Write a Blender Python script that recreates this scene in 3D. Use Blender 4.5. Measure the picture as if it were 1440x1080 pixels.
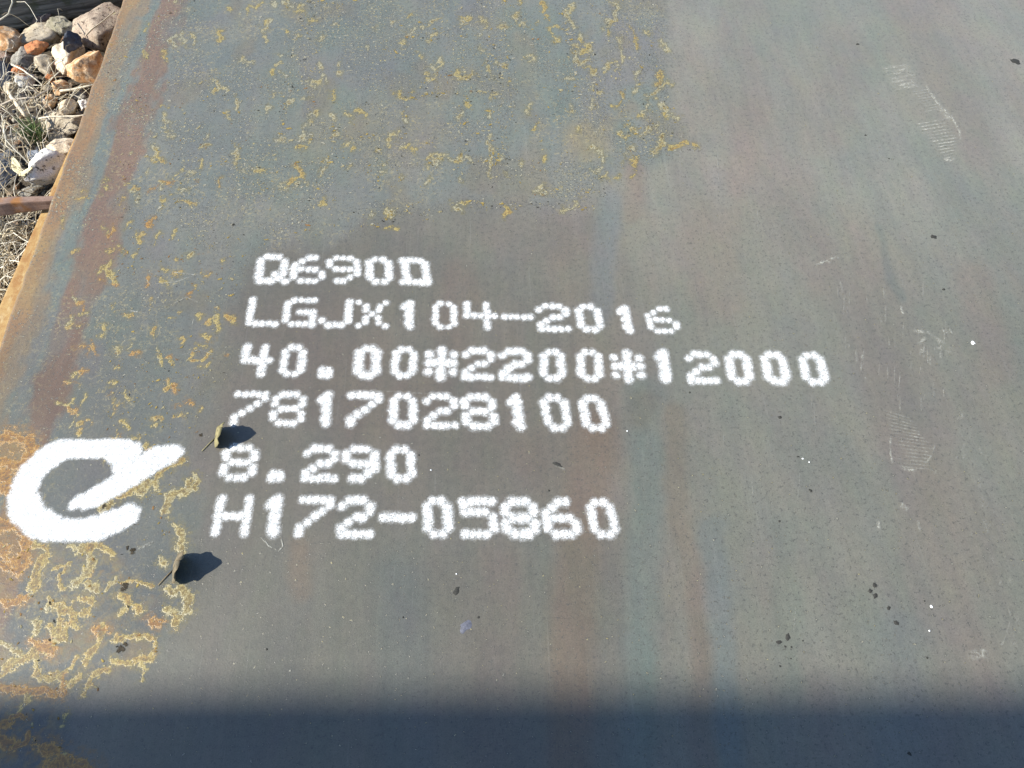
import bpy, bmesh, math, random
import numpy as np
from mathutils import Vector, Matrix, noise as mnoise

random.seed(7)
rng = np.random.default_rng(7)
for o in list(bpy.data.objects):
    bpy.data.objects.remove(o)
scene = bpy.context.scene
COL = scene.collection

# ------------------------------------------------------------------ camera
H = 1.12                      # camera height above the plate (m)
PITCH = math.radians(59.35)   # looking down
YAW = math.radians(2.32)
F = 1082.0                    # focal length in photograph pixels (1440 wide)
cam_d = bpy.data.cameras.new('camera')
cam_d.sensor_width = 36.0
cam_d.lens = 36.0 * F / 1440.0
cam_d.clip_start = 0.02
cam_d.clip_end = 500
cam = bpy.data.objects.new('camera', cam_d)
COL.objects.link(cam)
cam.location = (0, 0, H)
cam.rotation_euler = (math.pi / 2 - PITCH, 0, -YAW)
scene.camera = cam

# ------------------------------------------------------------------ sky, sun, exposure
SUN_EL = math.radians(40)
SUN_AZ = math.atan2(-1.0, -0.13)          # clockwise from +Y: from the left, a little behind
SUN = Vector((math.sin(SUN_AZ) * math.cos(SUN_EL), math.cos(SUN_AZ) * math.cos(SUN_EL), math.sin(SUN_EL)))
world = bpy.data.worlds.new('World')
scene.world = world
world.use_nodes = True
wn = world.node_tree
wn.nodes.clear()
sky = wn.nodes.new('ShaderNodeTexSky')
sky.sky_type = 'NISHITA'
sky.sun_disc = False
sky.sun_elevation = SUN_EL
sky.sun_rotation = SUN_AZ
sky.ozone_density = 3.0
sky.dust_density = 0.4
bg = wn.nodes.new('ShaderNodeBackground')
bg.inputs['Strength'].default_value = 0.12
wo = wn.nodes.new('ShaderNodeOutputWorld')
wn.links.new(sky.outputs[0], bg.inputs[0])
wn.links.new(bg.outputs[0], wo.inputs[0])
sun_d = bpy.data.lights.new('sun', 'SUN')
sun_d.energy = 5.0
sun_d.angle = math.radians(0.53)
sun_d.color = (1.0, 0.935, 0.82)
sun = bpy.data.objects.new('sun', sun_d)
COL.objects.link(sun)
sun.rotation_euler = SUN.to_track_quat('Z', 'Y').to_euler()
vs = scene.view_settings
vs.view_transform = 'Standard'
vs.look = 'None'
vs.gamma = 1.0
vs.use_curve_mapping = False
vs.exposure = 0.85
scene.cycles.transparent_max_bounces = 32

# ------------------------------------------------------------------ image <-> place
sp, cp, sy, cy = math.sin(PITCH), math.cos(PITCH), math.sin(YAW), math.cos(YAW)
R_ = np.array([cy, -sy, 0.0])
F_ = np.array([sy * cp, cy * cp, -sp])
U_ = np.array([sy * sp, cy * sp, cp])

def P(u, v, z=0.0):
    """point of the place at height z seen at photograph pixel (u, v)"""
    d = R_ * (u - 720) + U_ * (540 - v) + F_ * F
    t = (z - H) / d[2]
    return Vector((d[0] * t, d[1] * t, z))

def P2(uv):
    uv = np.asarray(uv, float)
    d = R_ * (uv[..., 0:1] - 720) + U_ * (540 - uv[..., 1:2]) + F_ * F
    t = -H / d[..., 2:3]
    return (d * t)[..., :2]

def UV(x, y, z=0.0):
    q = np.stack([x, y, np.full_like(x, z - H)], -1)
    a, b, c = q @ R_, q @ U_, q @ F_
    return 720 + F * a / c, 540 - F * b / c

def mpp(u, v, z=0.0):
    """metres per photograph pixel at that point"""
    p = P(u, v, z)
    return (p - Vector((0, 0, H))).dot(Vector(F_)) / F

# ------------------------------------------------------------------ helpers
def link(name, me, mat=None, parent=None, smooth=False):
    o = bpy.data.objects.new(name, me)
    COL.objects.link(o)
    if mat:
        me.materials.append(mat)
    if parent:
        o.parent = parent
    if smooth and me is not None:
        me.polygons.foreach_set('use_smooth', [True] * len(me.polygons))
    return o

def empty(name, loc=(0, 0, 0), rz=0.0):
    o = bpy.data.objects.new(name, None)
    o.empty_display_size = 0.05
    COL.objects.link(o)
    o.location = loc
    o.rotation_euler = (0, 0, rz)
    return o

def tag(o, label=None, cat=None, group=None, kind=None):
    if label: o['label'] = label
    if cat: o['category'] = cat
    if group: o['group'] = group
    if kind: o['kind'] = kind
    return o

def mesh(name, verts, faces, cols=None, colname='tint'):
    me = bpy.data.meshes.new(name)
    me.from_pydata([tuple(v) for v in verts], [], faces)
    if cols is not None:
        a = me.attributes.new(colname, 'FLOAT_COLOR', 'POINT')
        c = np.ones((len(verts), 4), np.float32)
        c[:, :3] = np.asarray(cols, np.float32)[:, :3]
        a.data.foreach_set('color', c.ravel())
    me.update()
    return me

class NT:
    """small node-tree builder"""
    def __init__(self, name):
        self.m = bpy.data.materials.new(name)
        self.m.use_nodes = True
        self.t = self.m.node_tree
        self.t.nodes.clear()
        self.out = self.t.nodes.new('ShaderNodeOutputMaterial')
        self.b = self.t.nodes.new('ShaderNodeBsdfPrincipled')
        self.t.links.new(self.b.outputs[0], self.out.inputs[0])
        self.tc = self.t.nodes.new('ShaderNodeTexCoord')
    def n(self, typ, **kw):
        nd = self.t.nodes.new(typ)
        for k, v in kw.items():
            setattr(nd, k, v)
        return nd
    def set(self, sock, v):
        if v is None: return
        if hasattr(v, 'is_linked') or isinstance(v, bpy.types.NodeSocket):
            self.t.links.new(v, sock)
        else:
            if hasattr(sock, 'default_value') and hasattr(sock.default_value, '__len__') and len(sock.default_value) == 4 and len(v) == 3:
                v = (*v, 1)
            sock.default_value = v
    def coord(self, scale=(1, 1, 1), rot=(0, 0, 0), out='Object'):
        mp = self.n('ShaderNodeMapping')
        self.set(mp.inputs['Vector'], self.tc.outputs[out])
        mp.inputs['Scale'].default_value = scale
        mp.inputs['Rotation'].default_value = rot
        return mp.outputs[0]
    def noise(self, vec, scale, detail=4, rough=.55, dist=0.0, col=False):
        nd = self.n('ShaderNodeTexNoise')
        self.set(nd.inputs['Vector'], vec)
        nd.inputs['Scale'].default_value = scale
        nd.inputs['Detail'].default_value = detail
        nd.inputs['Roughness'].default_value = rough
        nd.inputs['Distortion'].default_value = dist
        return nd.outputs['Color' if col else 'Fac']
    def voro(self, vec, scale, feature='F1', out='Distance', rnd=1.0):
        nd = self.n('ShaderNodeTexVoronoi', feature=feature)
        self.set(nd.inputs['Vector'], vec)
        nd.inputs['Scale'].default_value = scale
        nd.inputs['Randomness'].default_value = rnd
        return nd.outputs[out]
    def ramp(self, fac, a, b, lo=0.0, hi=1.0):
        nd = self.n('ShaderNodeMapRange', interpolation_type='SMOOTHSTEP')
        self.set(nd.inputs['Value'], fac)
        nd.inputs['From Min'].default_value = a
        nd.inputs['From Max'].default_value = b
        nd.inputs['To Min'].default_value = lo
        nd.inputs['To Max'].default_value = hi
        return nd.outputs[0]
    def math(self, op, a, b=None):
        nd = self.n('ShaderNodeMath', operation=op)
        self.set(nd.inputs[0], a)
        if b is not None: self.set(nd.inputs[1], b)
        return nd.outputs[0]
    def mix(self, fac, a, b, mode='MIX'):
        nd = self.n('ShaderNodeMix', data_type='RGBA', blend_type=mode)
        self.set(nd.inputs[0], fac)
        self.set(nd.inputs[6], a)
        self.set(nd.inputs[7], b)
        return nd.outputs[2]
    def attr(self, name, out='Color'):
        return self.n('ShaderNodeAttribute', attribute_name=name).outputs[out]
    def objrand(self):
        return self.n('ShaderNodeObjectInfo').outputs['Random']
    def bump(self, h, strength=.3, dist=.002, normal=None):
        nd = self.n('ShaderNodeBump')
        self.set(nd.inputs['Height'], h)
        nd.inputs['Strength'].default_value = strength
        nd.inputs['Distance'].default_value = dist
        if normal is not None: self.set(nd.inputs['Normal'], normal)
        return nd.outputs[0]
    def done(self, color, rough=.7, normal=None, spec=.4):
        self.set(self.b.inputs['Base Color'], color)
        self.set(self.b.inputs['Roughness'], rough)
        self.b.inputs['Specular IOR Level'].default_value = spec
        if normal is not None: self.set(self.b.inputs['Normal'], normal)
        return self.m

def vnoise(x, y, seed=0):
    """numpy value noise 0..1"""
    xi, yi = np.floor(x).astype(np.int64), np.floor(y).astype(np.int64)
    fx, fy = x - xi, y - yi
    fx, fy = fx * fx * (3 - 2 * fx), fy * fy * (3 - 2 * fy)
    def h(a, b):
        n = (a * 374761393 + b * 668265263 + seed * 974634777) & 0xffffffff
        n = ((n ^ (n >> 13)) * 1274126177) & 0xffffffff
        return ((n ^ (n >> 16)) & 0xffff) / 65535.0
    return (h(xi, yi) * (1 - fx) + h(xi + 1, yi) * fx) * (1 - fy) + (h(xi, yi + 1) * (1 - fx) + h(xi + 1, yi + 1) * fx) * fy

def fbm(x, y, seed=0, o=4):
    s, a, t = 0, .5, 0
    for k in range(o):
        s = s + a * vnoise(x * 2 ** k, y * 2 ** k, seed + k); t += a; a *= .5
    return s / t

def sstep(a, b, x):
    t = np.clip((x - a) / (b - a), 0, 1)
    return t * t * (3 - 2 * t)

def poly_sd(px, py, poly):
    """signed distance (positive inside) to a polygon"""
    poly = np.asarray(poly, float)
    d = np.full(px.shape, 1e9)
    ins = np.zeros(px.shape, bool)
    for i in range(len(poly)):
        a, b = poly[i], poly[(i + 1) % len(poly)]
        e = b - a
        t = np.clip(((px - a[0]) * e[0] + (py - a[1]) * e[1]) / (e @ e), 0, 1)
        d = np.minimum(d, np.hypot(px - a[0] - t * e[0], py - a[1] - t * e[1]))
        c = ((a[1] > py) != (b[1] > py))
        if e[1] != 0:
            c &= px < (a[0] + (py - a[1]) * e[0] / e[1])
            ins ^= c
    return np.where(ins, d, -d)

def line_d(px, py, pts):
    d = np.full(px.shape, 1e9)
    for a, b in zip(pts[:-1], pts[1:]):
        a, b = np.array(a, float), np.array(b, float)
        e = b - a
        t = np.clip(((px - a[0]) * e[0] + (py - a[1]) * e[1]) / (e @ e), 0, 1)
        d = np.minimum(d, np.hypot(px - a[0] - t * e[0], py - a[1] - t * e[1]))
    return d

# ------------------------------------------------------------------ materials
def mat_plate():
    m = NT('mill_scale_steel')
    oc = m.coord()
    stain = m.attr('stain')
    zone = m.attr('zone', 'Fac')
    crust = m.attr('crust', 'Fac')
    streak = m.noise(m.coord((1, .06, 1)), 70, 4, .7)
    blot = m.noise(m.coord((1, .6, 1)), 8, 4, .6)
    hue = m.noise(m.coord((1, .5, 1)), 22, 3, .6, col=True)
    grain = m.noise(oc, 480, 2, .7)
    mott = m.noise(oc, 85, 4, .65)
    c = m.mix(1.0, stain, m.mix(m.ramp(streak, .25, .75), (.945, .945, .95), (1.055, 1.055, 1.05)), 'MULTIPLY')
    c = m.mix(1.0, c, m.mix(m.ramp(blot, .3, .7), (.93, .95, .96), (1.06, 1.04, 1.02)), 'MULTIPLY')
    c = m.mix(.07, c, m.mix(1.0, c, m.mix(1.0, hue, (2, 2, 2), 'MULTIPLY'), 'MULTIPLY'))
    c = m.mix(1.0, c, m.mix(m.ramp(grain, .2, .8), (.84, .84, .84), (1.16, 1.16, 1.16)), 'MULTIPLY')
    c = m.mix(1.0, c, m.mix(m.ramp(mott, .3, .7), (.93, .935, .94), (1.06, 1.055, 1.05)), 'MULTIPLY')
    mill = m.noise(m.coord((1, .45, 1)), 230, 4, .8)
    c = m.mix(1.0, c, m.mix(m.ramp(mill, .32, .68), (.965, .965, .965), (1.035, 1.035, 1.035)), 'MULTIPLY')
    # fine yellow corrosion veins, only where the scale is broken
    w = m.n('ShaderNodeVectorMath', operation='ADD')
    wc = m.n('ShaderNodeVectorMath', operation='SCALE')
    m.set(wc.inputs[0], m.noise(oc, 55, 2, .6, col=True)); wc.inputs['Scale'].default_value = .03
    m.set(w.inputs[0], oc); m.set(w.inputs[1], wc.outputs[0])
    vein = m.ramp(m.voro(w.outputs[0], 58, 'DISTANCE_TO_EDGE'), .0, .12, 1, 0)
    patch = m.noise(oc, 21, 4, .7)
    vein = m.math('MULTIPLY', m.math('MULTIPLY', vein, m.ramp(patch, .40, .58)), zone)
    fine = m.noise(oc, 150, 4, .75)
    spk = m.math('MULTIPLY', m.ramp(fine, .56, .68), m.math('MULTIPLY', zone, m.ramp(patch, .40, .58)))
    dsp = m.math('MULTIPLY', m.ramp(fine, .42, .33), m.math('MULTIPLY', zone, m.ramp(blot, .46, .60)))
    ycol = m.mix(m.ramp(mott, .35, .65), (.26, .21, .085), (.27, .24, .145))
    c = m.mix(m.math('MULTIPLY', m.math('MULTIPLY', vein, m.ramp(fine, .42, .60)), .75), c, ycol)
    c = m.mix(m.math('MULTIPLY', spk, .42), c, (.28, .265, .18))
    c = m.mix(m.math('MULTIPLY', dsp, .55), c, (.04, .04, .038))
    # heavy ochre crust
    cn = m.noise(w.outputs[0], 34, 5, .62)
    cm = m.math('MULTIPLY', crust, m.ramp(cn, .44, .62))
    c = m.mix(m.math('MULTIPLY', cm, .70), c, m.mix(m.ramp(mott, .35, .65), (.195, .110, .034), (.185, .145, .050)))
    # rust seams: olive halo, pale rim, ochre core, all torn by noise
    sm = m.attr('seam', 'Fac')
    tear = m.math('ADD', m.math('MULTIPLY', m.math('SUBTRACT', fine, .5), 1.35), m.math('MULTIPLY', m.math('SUBTRACT', grain, .5), .55))
    tear = m.math('ADD', tear, m.math('MULTIPLY', m.math('SUBTRACT', m.noise(oc, 48, 3, .6), .5), 1.5))
    t = m.math('ADD', sm, m.math('MULTIPLY', tear, m.ramp(sm, .02, .25)))
    warm = m.math('ADD', m.attr('warm', 'Fac'), m.math('MULTIPLY', m.math('SUBTRACT', mott, .5), 1.2))
    halo = m.mix(m.ramp(warm, .2, .8), (.140, .120, .048), (.175, .100, .030))
    rim = m.mix(m.ramp(warm, .1, .9), m.mix(m.ramp(warm, -.55, .15), (.33, .315, .215), (.345, .275, .092)), (.32, .175, .035))
    core = m.mix(m.ramp(warm, .1, .9), (.165, .118, .036), (.185, .085, .022))
    fil = m.ramp(m.math('ABSOLUTE', m.math('SUBTRACT', m.noise(w.outputs[0], 105, 3, .65), .5)), .055, .012)
    c = m.mix(m.ramp(t, .04, .40, 0, .66), c, halo)
    c = m.mix(m.math('MULTIPLY', m.ramp(t, .30, .36), m.ramp(t, .46, .40, 0, .45)), c, (.05, .047, .04))
    c = m.mix(m.ramp(t, .50, .70, 0, .74), c, core)
    c = m.mix(m.math('MULTIPLY', m.ramp(t, .38, .46), m.ramp(t, .62, .50, 0, .85)), c, rim)
    c = m.mix(m.math('MULTIPLY', m.ramp(t, .28, .60, 0, .75), fil), c, rim)
    c = m.mix(m.math('MULTIPLY', m.ramp(t, .80, 1.05, 0, .75), m.ramp(mott, .44, .56)), c, (.075, .055, .03))
    # pitted scale: pale specks, each with a dark rim
    pt = m.attr('pits', 'Fac')
    pn = m.noise(m.coord((1.1, 1.0, 1)), 160, 3, .70)
    q = m.math('ADD', pn, m.math('MULTIPLY', m.math('SUBTRACT', pt, 1.0), .10))
    c = m.mix(m.math('MULTIPLY', m.ramp(q, .485, .525), m.ramp(q, .60, .55, 0, .75)), c, (.055, .055, .05))
    c = m.mix(m.ramp(q, .555, .61, 0, .80), c, m.mix(m.ramp(mott, .4, .62), (.31, .30, .235), (.31, .26, .10)))
    # hair scratches left by handling
    scr = m.noise(m.coord((1, .022, 1), (0, 0, .03)), 210, 2, .5)
    c = m.mix(m.ramp(scr, .66, .74, 0, .07), c, (.30, .30, .28))
    hgt = m.math('ADD', m.math('MULTIPLY', grain, .3), m.math('MULTIPLY', fine, .45))
    hgt = m.math('ADD', hgt, m.math('MULTIPLY', m.ramp(t, .36, .62), .6))
    hgt = m.math('ADD', hgt, m.math('MULTIPLY', m.ramp(q, .53, .60), .5))
    nrm = m.bump(hgt, .34, .0013)
    return m.done(c, m.ramp(blot, .2, .8, .38, .48), nrm, .55)

def mat_crust():
    """flaky rust: ragged outline from noise eating into the piece's thin rim"""
    m = NT('flaky_rust')
    oc = m.coord()
    n1 = m.noise(oc, 230, 4, .75)
    n2 = m.noise(oc, 700, 2, .7)
    a = m.math('ADD', m.attr('alpha', 'Fac'), m.math('MULTIPLY', m.math('SUBTRACT', n1, .5), 1.7))
    a = m.ramp(a, .34, .66)
    tr = m.n('ShaderNodeBsdfTransparent')
    mx = m.n('ShaderNodeMixShader')
    m.set(mx.inputs[0], m.math('MULTIPLY', a, .88))
    m.t.links.new(tr.outputs[0], mx.inputs[1])
    m.t.links.new(m.b.outputs[0], mx.inputs[2])
    m.t.links.new(mx.outputs[0], m.out.inputs[0])
    c = m.mix(1.0, m.attr('tint'), m.mix(m.ramp(n2, .25, .75), (.70,) * 3, (1.22,) * 3), 'MULTIPLY')
    c = m.mix(1.0, c, m.mix(m.ramp(n1, .35, .65), (1.15, 1.12, 1.05), (.86, .82, .78)), 'MULTIPLY')
    return m.done(c, .9, m.bump(n1, .5, .0012), .15)

def mat_tint(name, rough=.85, amp=.25, scale=300, bump=.3, spec=.25):
    """colour comes from the piece's own tint attribute, broken up by noise"""
    m = NT(name)
    n1 = m.noise(m.coord(), scale, 4, .65)
    n2 = m.noise(m.coord(), scale * .2, 4, .6)
    c = m.mix(1.0, m.attr('tint'), m.mix(m.ramp(n1, .25, .75), (1 - amp,) * 3, (1 + amp,) * 3), 'MULTIPLY')
    c = m.mix(1.0, c, m.mix(m.ramp(n2, .3, .7), (1 - amp * .8,) * 3, (1 + amp * .6,) * 3), 'MULTIPLY')
    return m.done(c, rough, m.bump(n1, bump, .001), spec)

def mat_paint():
    """sprayed paint: solid in the middle of each dot, breaking into fine mist at its rim"""
    m = NT('white_spray_paint')
    oc = m.coord()
    n1 = m.noise(oc, 520, 2, .8)
    n0 = m.noise(oc, 160, 2, .6)
    a = m.math('MULTIPLY', m.attr('alpha', 'Fac'), m.ramp(n1, .36, .64, .25, 1.75))
    a = m.math('MULTIPLY', a, m.ramp(n0, .3, .7, .7, 1.25))
    a = m.math('MULTIPLY', a, m.ramp(m.noise(oc, 60, 5, .75), .60, .70, 1.0, .45))
    nd = m.n('ShaderNodeClamp'); m.set(nd.inputs[0], a); a = nd.outputs[0]
    tr = m.n('ShaderNodeBsdfTransparent')
    mx = m.n('ShaderNodeMixShader')
    m.set(mx.inputs[0], a)
    m.t.links.new(tr.outputs[0], mx.inputs[1])
    m.t.links.new(m.b.outputs[0], mx.inputs[2])
    m.t.links.new(mx.outputs[0], m.out.inputs[0])
    c = m.mix(m.ramp(n0, .3, .7), (.68, .71, .72), (.80, .81, .80))
    return m.done(c, .75, None, .25)

def mat_dust():
    m = NT('pale_dust')
    tr = m.n('ShaderNodeBsdfTransparent')
    mx = m.n('ShaderNodeMixShader')
    a = m.math('MULTIPLY', m.math('MULTIPLY', m.attr('alpha', 'Fac'), 1.5), m.ramp(m.noise(m.coord(), 260, 4, .7), .34, .62))
    a = m.math('MULTIPLY', a, m.ramp(m.noise(m.coord(), 55, 3, .6), .36, .58, .25, 1.1))
    m.set(mx.inputs[0], a)
    m.t.links.new(tr.outputs[0], mx.inputs[1])
    m.t.links.new(m.b.outputs[0], mx.inputs[2])
    m.t.links.new(mx.outputs[0], m.out.inputs[0])
    return m.done((.34, .34, .30), .95, None, .1)

def mat_rust_plate():
    m = NT('yellow_rust_steel')
    oc = m.coord()
    a = m.noise(oc, 40, 5, .6)
    b = m.noise(m.coord((1, .3, 1)), 130, 4, .65)
    c = m.mix(m.ramp(a, .35, .65), (.40, .27, .115), (.30, .165, .065))
    c = m.mix(m.ramp(b, .5, .75), c, (.46, .36, .19))
    g = m.noise(oc, 600, 3, .7)
    c = m.mix(1.0, c, m.mix(m.ramp(g, .2, .8), (.78,) * 3, (1.2,) * 3), 'MULTIPLY')
    return m.done(c, .85, m.bump(g, .4, .001), .2)

def mat_bar():
    m = NT('brown_rust_bar')
    oc = m.coord()
    a = m.noise(m.coord((.4, 1, 1)), 60, 5, .6)
    g = m.noise(oc, 500, 3, .7)
    c = m.mix(m.ramp(a, .35, .65), (.19, .125, .098), (.25, .175, .142))
    c = m.mix(m.ramp(m.noise(oc, 26, 3), .52, .68), c, (.27, .13, .05))
    c = m.mix(1.0, c, m.mix(m.ramp(g, .2, .8), (.75,) * 3, (1.2,) * 3), 'MULTIPLY')
    return m.done(c, .85, m.bump(g, .4, .001), .2)

def mat_wood():
    m = NT('weathered_sleeper_wood')
    gr = m.noise(m.coord((.06, 1, 1)), 120, 6, .65, .6)
    mo = m.noise(m.coord(), 30, 5, .6)
    c = m.mix(m.ramp(gr, .35, .65), (.08, .076, .064), (.25, .24, .205))
    c = m.mix(m.math('MULTIPLY', m.ramp(mo, .5, .68), .6), c, (.075, .085, .04))
    return m.done(c, .9, m.bump(gr, .7, .003), .2)

def mat_soil():
    m = NT('dry_soil')
    oc = m.coord()
    a = m.noise(oc, 18, 6, .65)
    g = m.noise(oc, 220, 5, .7)
    c = m.mix(m.ramp(a, .35, .65), (.045, .038, .030), (.11, .094, .074))
    c = m.mix(1.0, c, m.mix(m.ramp(g, .25, .75), (.6,) * 3, (1.35,) * 3), 'MULTIPLY')
    return m.done(c, .95, m.bump(g, .8, .004), .15)

def mat_stone(name, c1, c2, c3, spots=(.05, .05, .05), sp=.0, scale=1.0):
    m = NT(name)
    oc = m.coord()
    a = m.noise(oc, 45 * scale, 5, .6, .4)
    b = m.noise(oc, 130 * scale, 5, .7)
    c = m.mix(m.ramp(a, .40, .60), c1, c2)
    c = m.mix(m.ramp(b, .52, .70), c, c3)
    if sp > 0:
        s = m.noise(oc, 80 * scale, 4, .7)
        c = m.mix(m.math('MULTIPLY', m.ramp(s, .62 - sp * .2, .68 - sp * .2), .9), c, spots)
    g = m.noise(oc, 420, 4, .7)
    c = m.mix(1.0, c, m.mix(m.ramp(g, .25, .75), (.72,) * 3, (1.2,) * 3), 'MULTIPLY')
    return m.done(c, .9, m.bump(m.math('ADD', b, m.math('MULTIPLY', g, .4)), .7, .003), .2)

def mat_plain(name, col, rough=.7, amp=.15, scale=200):
    m = NT(name)
    g = m.noise(m.coord(), scale, 4, .65)
    c = m.mix(m.ramp(g, .25, .75), tuple(x * (1 - amp) for x in col), tuple(x * (1 + amp) for x in col))
    return m.done(c, rough, m.bump(g, .3, .001), .3)

M_PLATE, M_PAINT, M_DUST = mat_plate(), mat_paint(), mat_dust()
M_CRUST = mat_crust()
M_DROP = mat_plain('white_paint_drop', (.80, .81, .81), .5, .04, 300)
M_GRAVEL = mat_tint('gravel', .95, .3, 200, .6, .15)
M_STRAW = mat_tint('dry_straw', .85, .2, 150, .2, .2)
M_LOWER, M_BAR, M_WOOD, M_SOIL = mat_rust_plate(), mat_bar(), mat_wood(), mat_soil()

# ------------------------------------------------------------------ ground
ZG = -0.20
EDGE = P(172, 0).x                       # left edge of the upper plate
def build_ground():
    xs = np.concatenate([np.linspace(-12, EDGE - .9, 12), np.arange(EDGE - .88, EDGE + .2, .02), np.linspace(EDGE + .25, 12, 14)])
    ys = np.concatenate([np.linspace(-6, -.1, 8), np.arange(0, 2.6, .02), np.linspace(2.7, 16, 12)])
    X, Y = np.meshgrid(xs, ys, indexing='ij')
    Z = ZG + (fbm(X * 9, Y * 9, 3) - .5) * .05 + (fbm(X * 40, Y * 40, 5) - .5) * .014
    n, k = X.shape
    v = np.stack([X, Y, Z], -1).reshape(-1, 3)
    f = [(i * k + j, (i + 1) * k + j, (i + 1) * k + j + 1, i * k + j + 1) for i in range(n - 1) for j in range(k - 1)]
    o = link('ground', mesh('ground', v, f), M_SOIL, None, True)
    tag(o, kind='structure')
build_ground()

# ------------------------------------------------------------------ upper plate
THICK, WIDTH = .040, 2.20
plate = empty('steel_plate', (0, 0, 0))
tag(plate, 'large grey mill-scale steel plate with white sprayed lettering and rust blooms', 'steel plate')

ZONE = [(150, -60), (935, -60), (945, 60), (940, 150), (975, 205), (945, 225), (875, 255), (800, 296), (600, 300), (535, 318),
        (470, 345), (380, 362), (345, 400), (330, 450), (330, 520), (290, 600), (262, 640), (285, 700), (262, 760), (290, 830),
        (250, 890), (215, 945), (150, 965), (110, 1000), (120, 1100), (-400, 1100), (-400, 300), (0, 300)]
CRUSTZ = [(-300, 600), (40, 600), (45, 660), (25, 700), (40, 760), (130, 765), (190, 790), (225, 830), (215, 930), (140, 970), (90, 985), (100, 1100), (-300, 1100)]

YEL, CREAM, ORG, DARK, OCH, WHT = (.31, .24, .075), (.31, .285, .175), (.22, .13, .055), (.035, .035, .032), (.22, .145, .05), (.30, .30, .255)
heavy = [([(4, 618), (24, 614), (42, 622), (44, 636), (34, 650), (14, 654), (0, 648)], 11, OCH, OCH), ([(0, 668), (10, 674), (8, 690)], 13, OCH, ORG),
         ([(30, 736), (36, 756), (33, 782), (24, 802)], 13, ORG, OCH), ([(2, 772), (8, 780)], 12, ORG, ORG), ([(20, 735), (8, 742), (0, 740)], 12, OCH, ORG),
         ([(50, 765), (66, 772), (60, 790), (50, 806), (46, 830)], 7, YEL, OCH), ([(100, 768), (118, 772), (129, 788), (122, 806), (106, 822)], 8, CREAM, OCH),
         ([(118, 772), (140, 767), (156, 778)], 7, YEL, CREAM), ([(168, 698), (185, 693), (192, 684)], 6, YEL, ORG), ([(192, 692), (206, 678), (219, 676), (219, 684)], 7, CREAM, OCH),
         ([(205, 680), (225, 668), (243, 655), (258, 644)], 3, YEL, CREAM), ([(246, 652), (256, 648)], 6, YEL, ORG), ([(263, 688), (266, 676), (274, 672), (279, 680), (272, 686)], 5, CREAM, ORG),
         ([(263, 688), (252, 694), (240, 698), (234, 710), (230, 722)], 6, CREAM, OCH), ([(142, 716), (150, 710), (157, 706)], 4, CREAM, DARK), ([(248, 742), (256, 756), (256, 774)], 8, CREAM, ORG),
         ([(227, 784), (230, 796)], 6, CREAM, ORG), ([(238, 830), (254, 829), (266, 840), (266, 854), (256, 866), (238, 862), (234, 858)], 7, CREAM, YEL), ([(246, 866), (246, 880)], 6, YEL, YEL),
         ([(212, 873), (224, 875)], 8, ORG, YEL), ([(170, 818), (186, 816), (204, 818), (214, 826)], 3, YEL, YEL), ([(170, 838), (182, 848), (192, 856)], 8, YEL, OCH), ([(126, 822), (136, 830)], 7, CREAM, YEL),
         ([(115, 842), (128, 844)], 8, YEL, ORG), ([(160, 900), (178, 894), (200, 892), (218, 898), (220, 912), (208, 926), (190, 930)], 5, YEL, OCH), ([(160, 930), (182, 932)], 6, YEL, CREAM),
         ([(146, 880), (140, 900), (126, 920), (121, 932)], 6, YEL, CREAM), ([(132, 888), (146, 884)], 8, ORG, CREAM), ([(70, 842), (76, 852), (92, 858), (108, 864), (122, 862)], 6, YEL, CREAM),
         ([(84, 858), (82, 876), (86, 900)], 5, YEL, OCH), ([(100, 864), (104, 878), (110, 884)], 6, YEL, YEL), ([(72, 846), (64, 860)], 5, CREAM, DARK), ([(52, 876), (52, 890)], 7, CREAM, YEL),
         ([(52, 908), (66, 908), (72, 914)], 11, OCH, YEL), ([(54, 910), (40, 924), (20, 932), (8, 940), (0, 952)], 7, YEL, CREAM), ([(52, 914), (50, 935), (54, 950), (66, 958), (78, 950)], 7, YEL, YEL),
         ([(78, 950), (90, 958), (98, 962), (110, 952)], 5, YEL, CREAM), ([(150, 942), (136, 948), (126, 960), (118, 974)], 6, YEL, OCH), ([(0, 968), (20, 970), (42, 972), (60, 970), (78, 978)], 7, OCH, YEL),
         ([(40, 975), (38, 988)], 5, YEL, OCH), ([(18, 1008), (34, 1010)], 5, OCH, YEL), ([(0, 1020), (10, 1016)], 9, OCH, ORG), ([(62, 1056), (80, 1056)], 13, ORG, OCH), ([(70, 1076), (95, 1072), (120, 1078)], 14, OCH, ORG),
         ([(24, 1046), (38, 1042), (40, 1032)], 6, OCH, OCH), ([(0, 1040), (12, 1048)], 9, OCH, ORG), ([(36, 840), (20, 848), (0, 846)], 6, OCH, YEL), ([(40, 832), (44, 820)], 6, YEL, OCH),
         ([(70, 880), (76, 892)], 5, YEL, CREAM), ([(90, 880), (92, 900)], 4, YEL, OCH), ([(0, 905), (16, 910), (30, 922)], 4, CREAM, YEL), ([(92, 795), (84, 815), (88, 830)], 3, YEL, CREAM),
         ([(160, 815), (150, 826)], 3, CREAM, YEL), ([(110, 925), (96, 940), (84, 950)], 3, YEL, CREAM), ([(98, 795), (74, 800)], 3, YEL, YEL), ([(0, 795), (12, 800)], 7, OCH, ORG)]
cols_px = [(405, 40, 240), (425, 0, 130), (440, 95, 190), (690, 0, 250), (704, 20, 230), (716, 0, 170), (740, 0, 60), (806, 0, 60), (812, 40, 120), (838, 60, 150),
           (868, 20, 58), (872, 90, 180), (905, 80, 190), (928, 60, 170), (935, 110, 170), (650, 20, 120), (655, 130, 200), (600, 20, 130), (540, 150, 260), (480, 170, 215), (570, 130, 220)]
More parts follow.
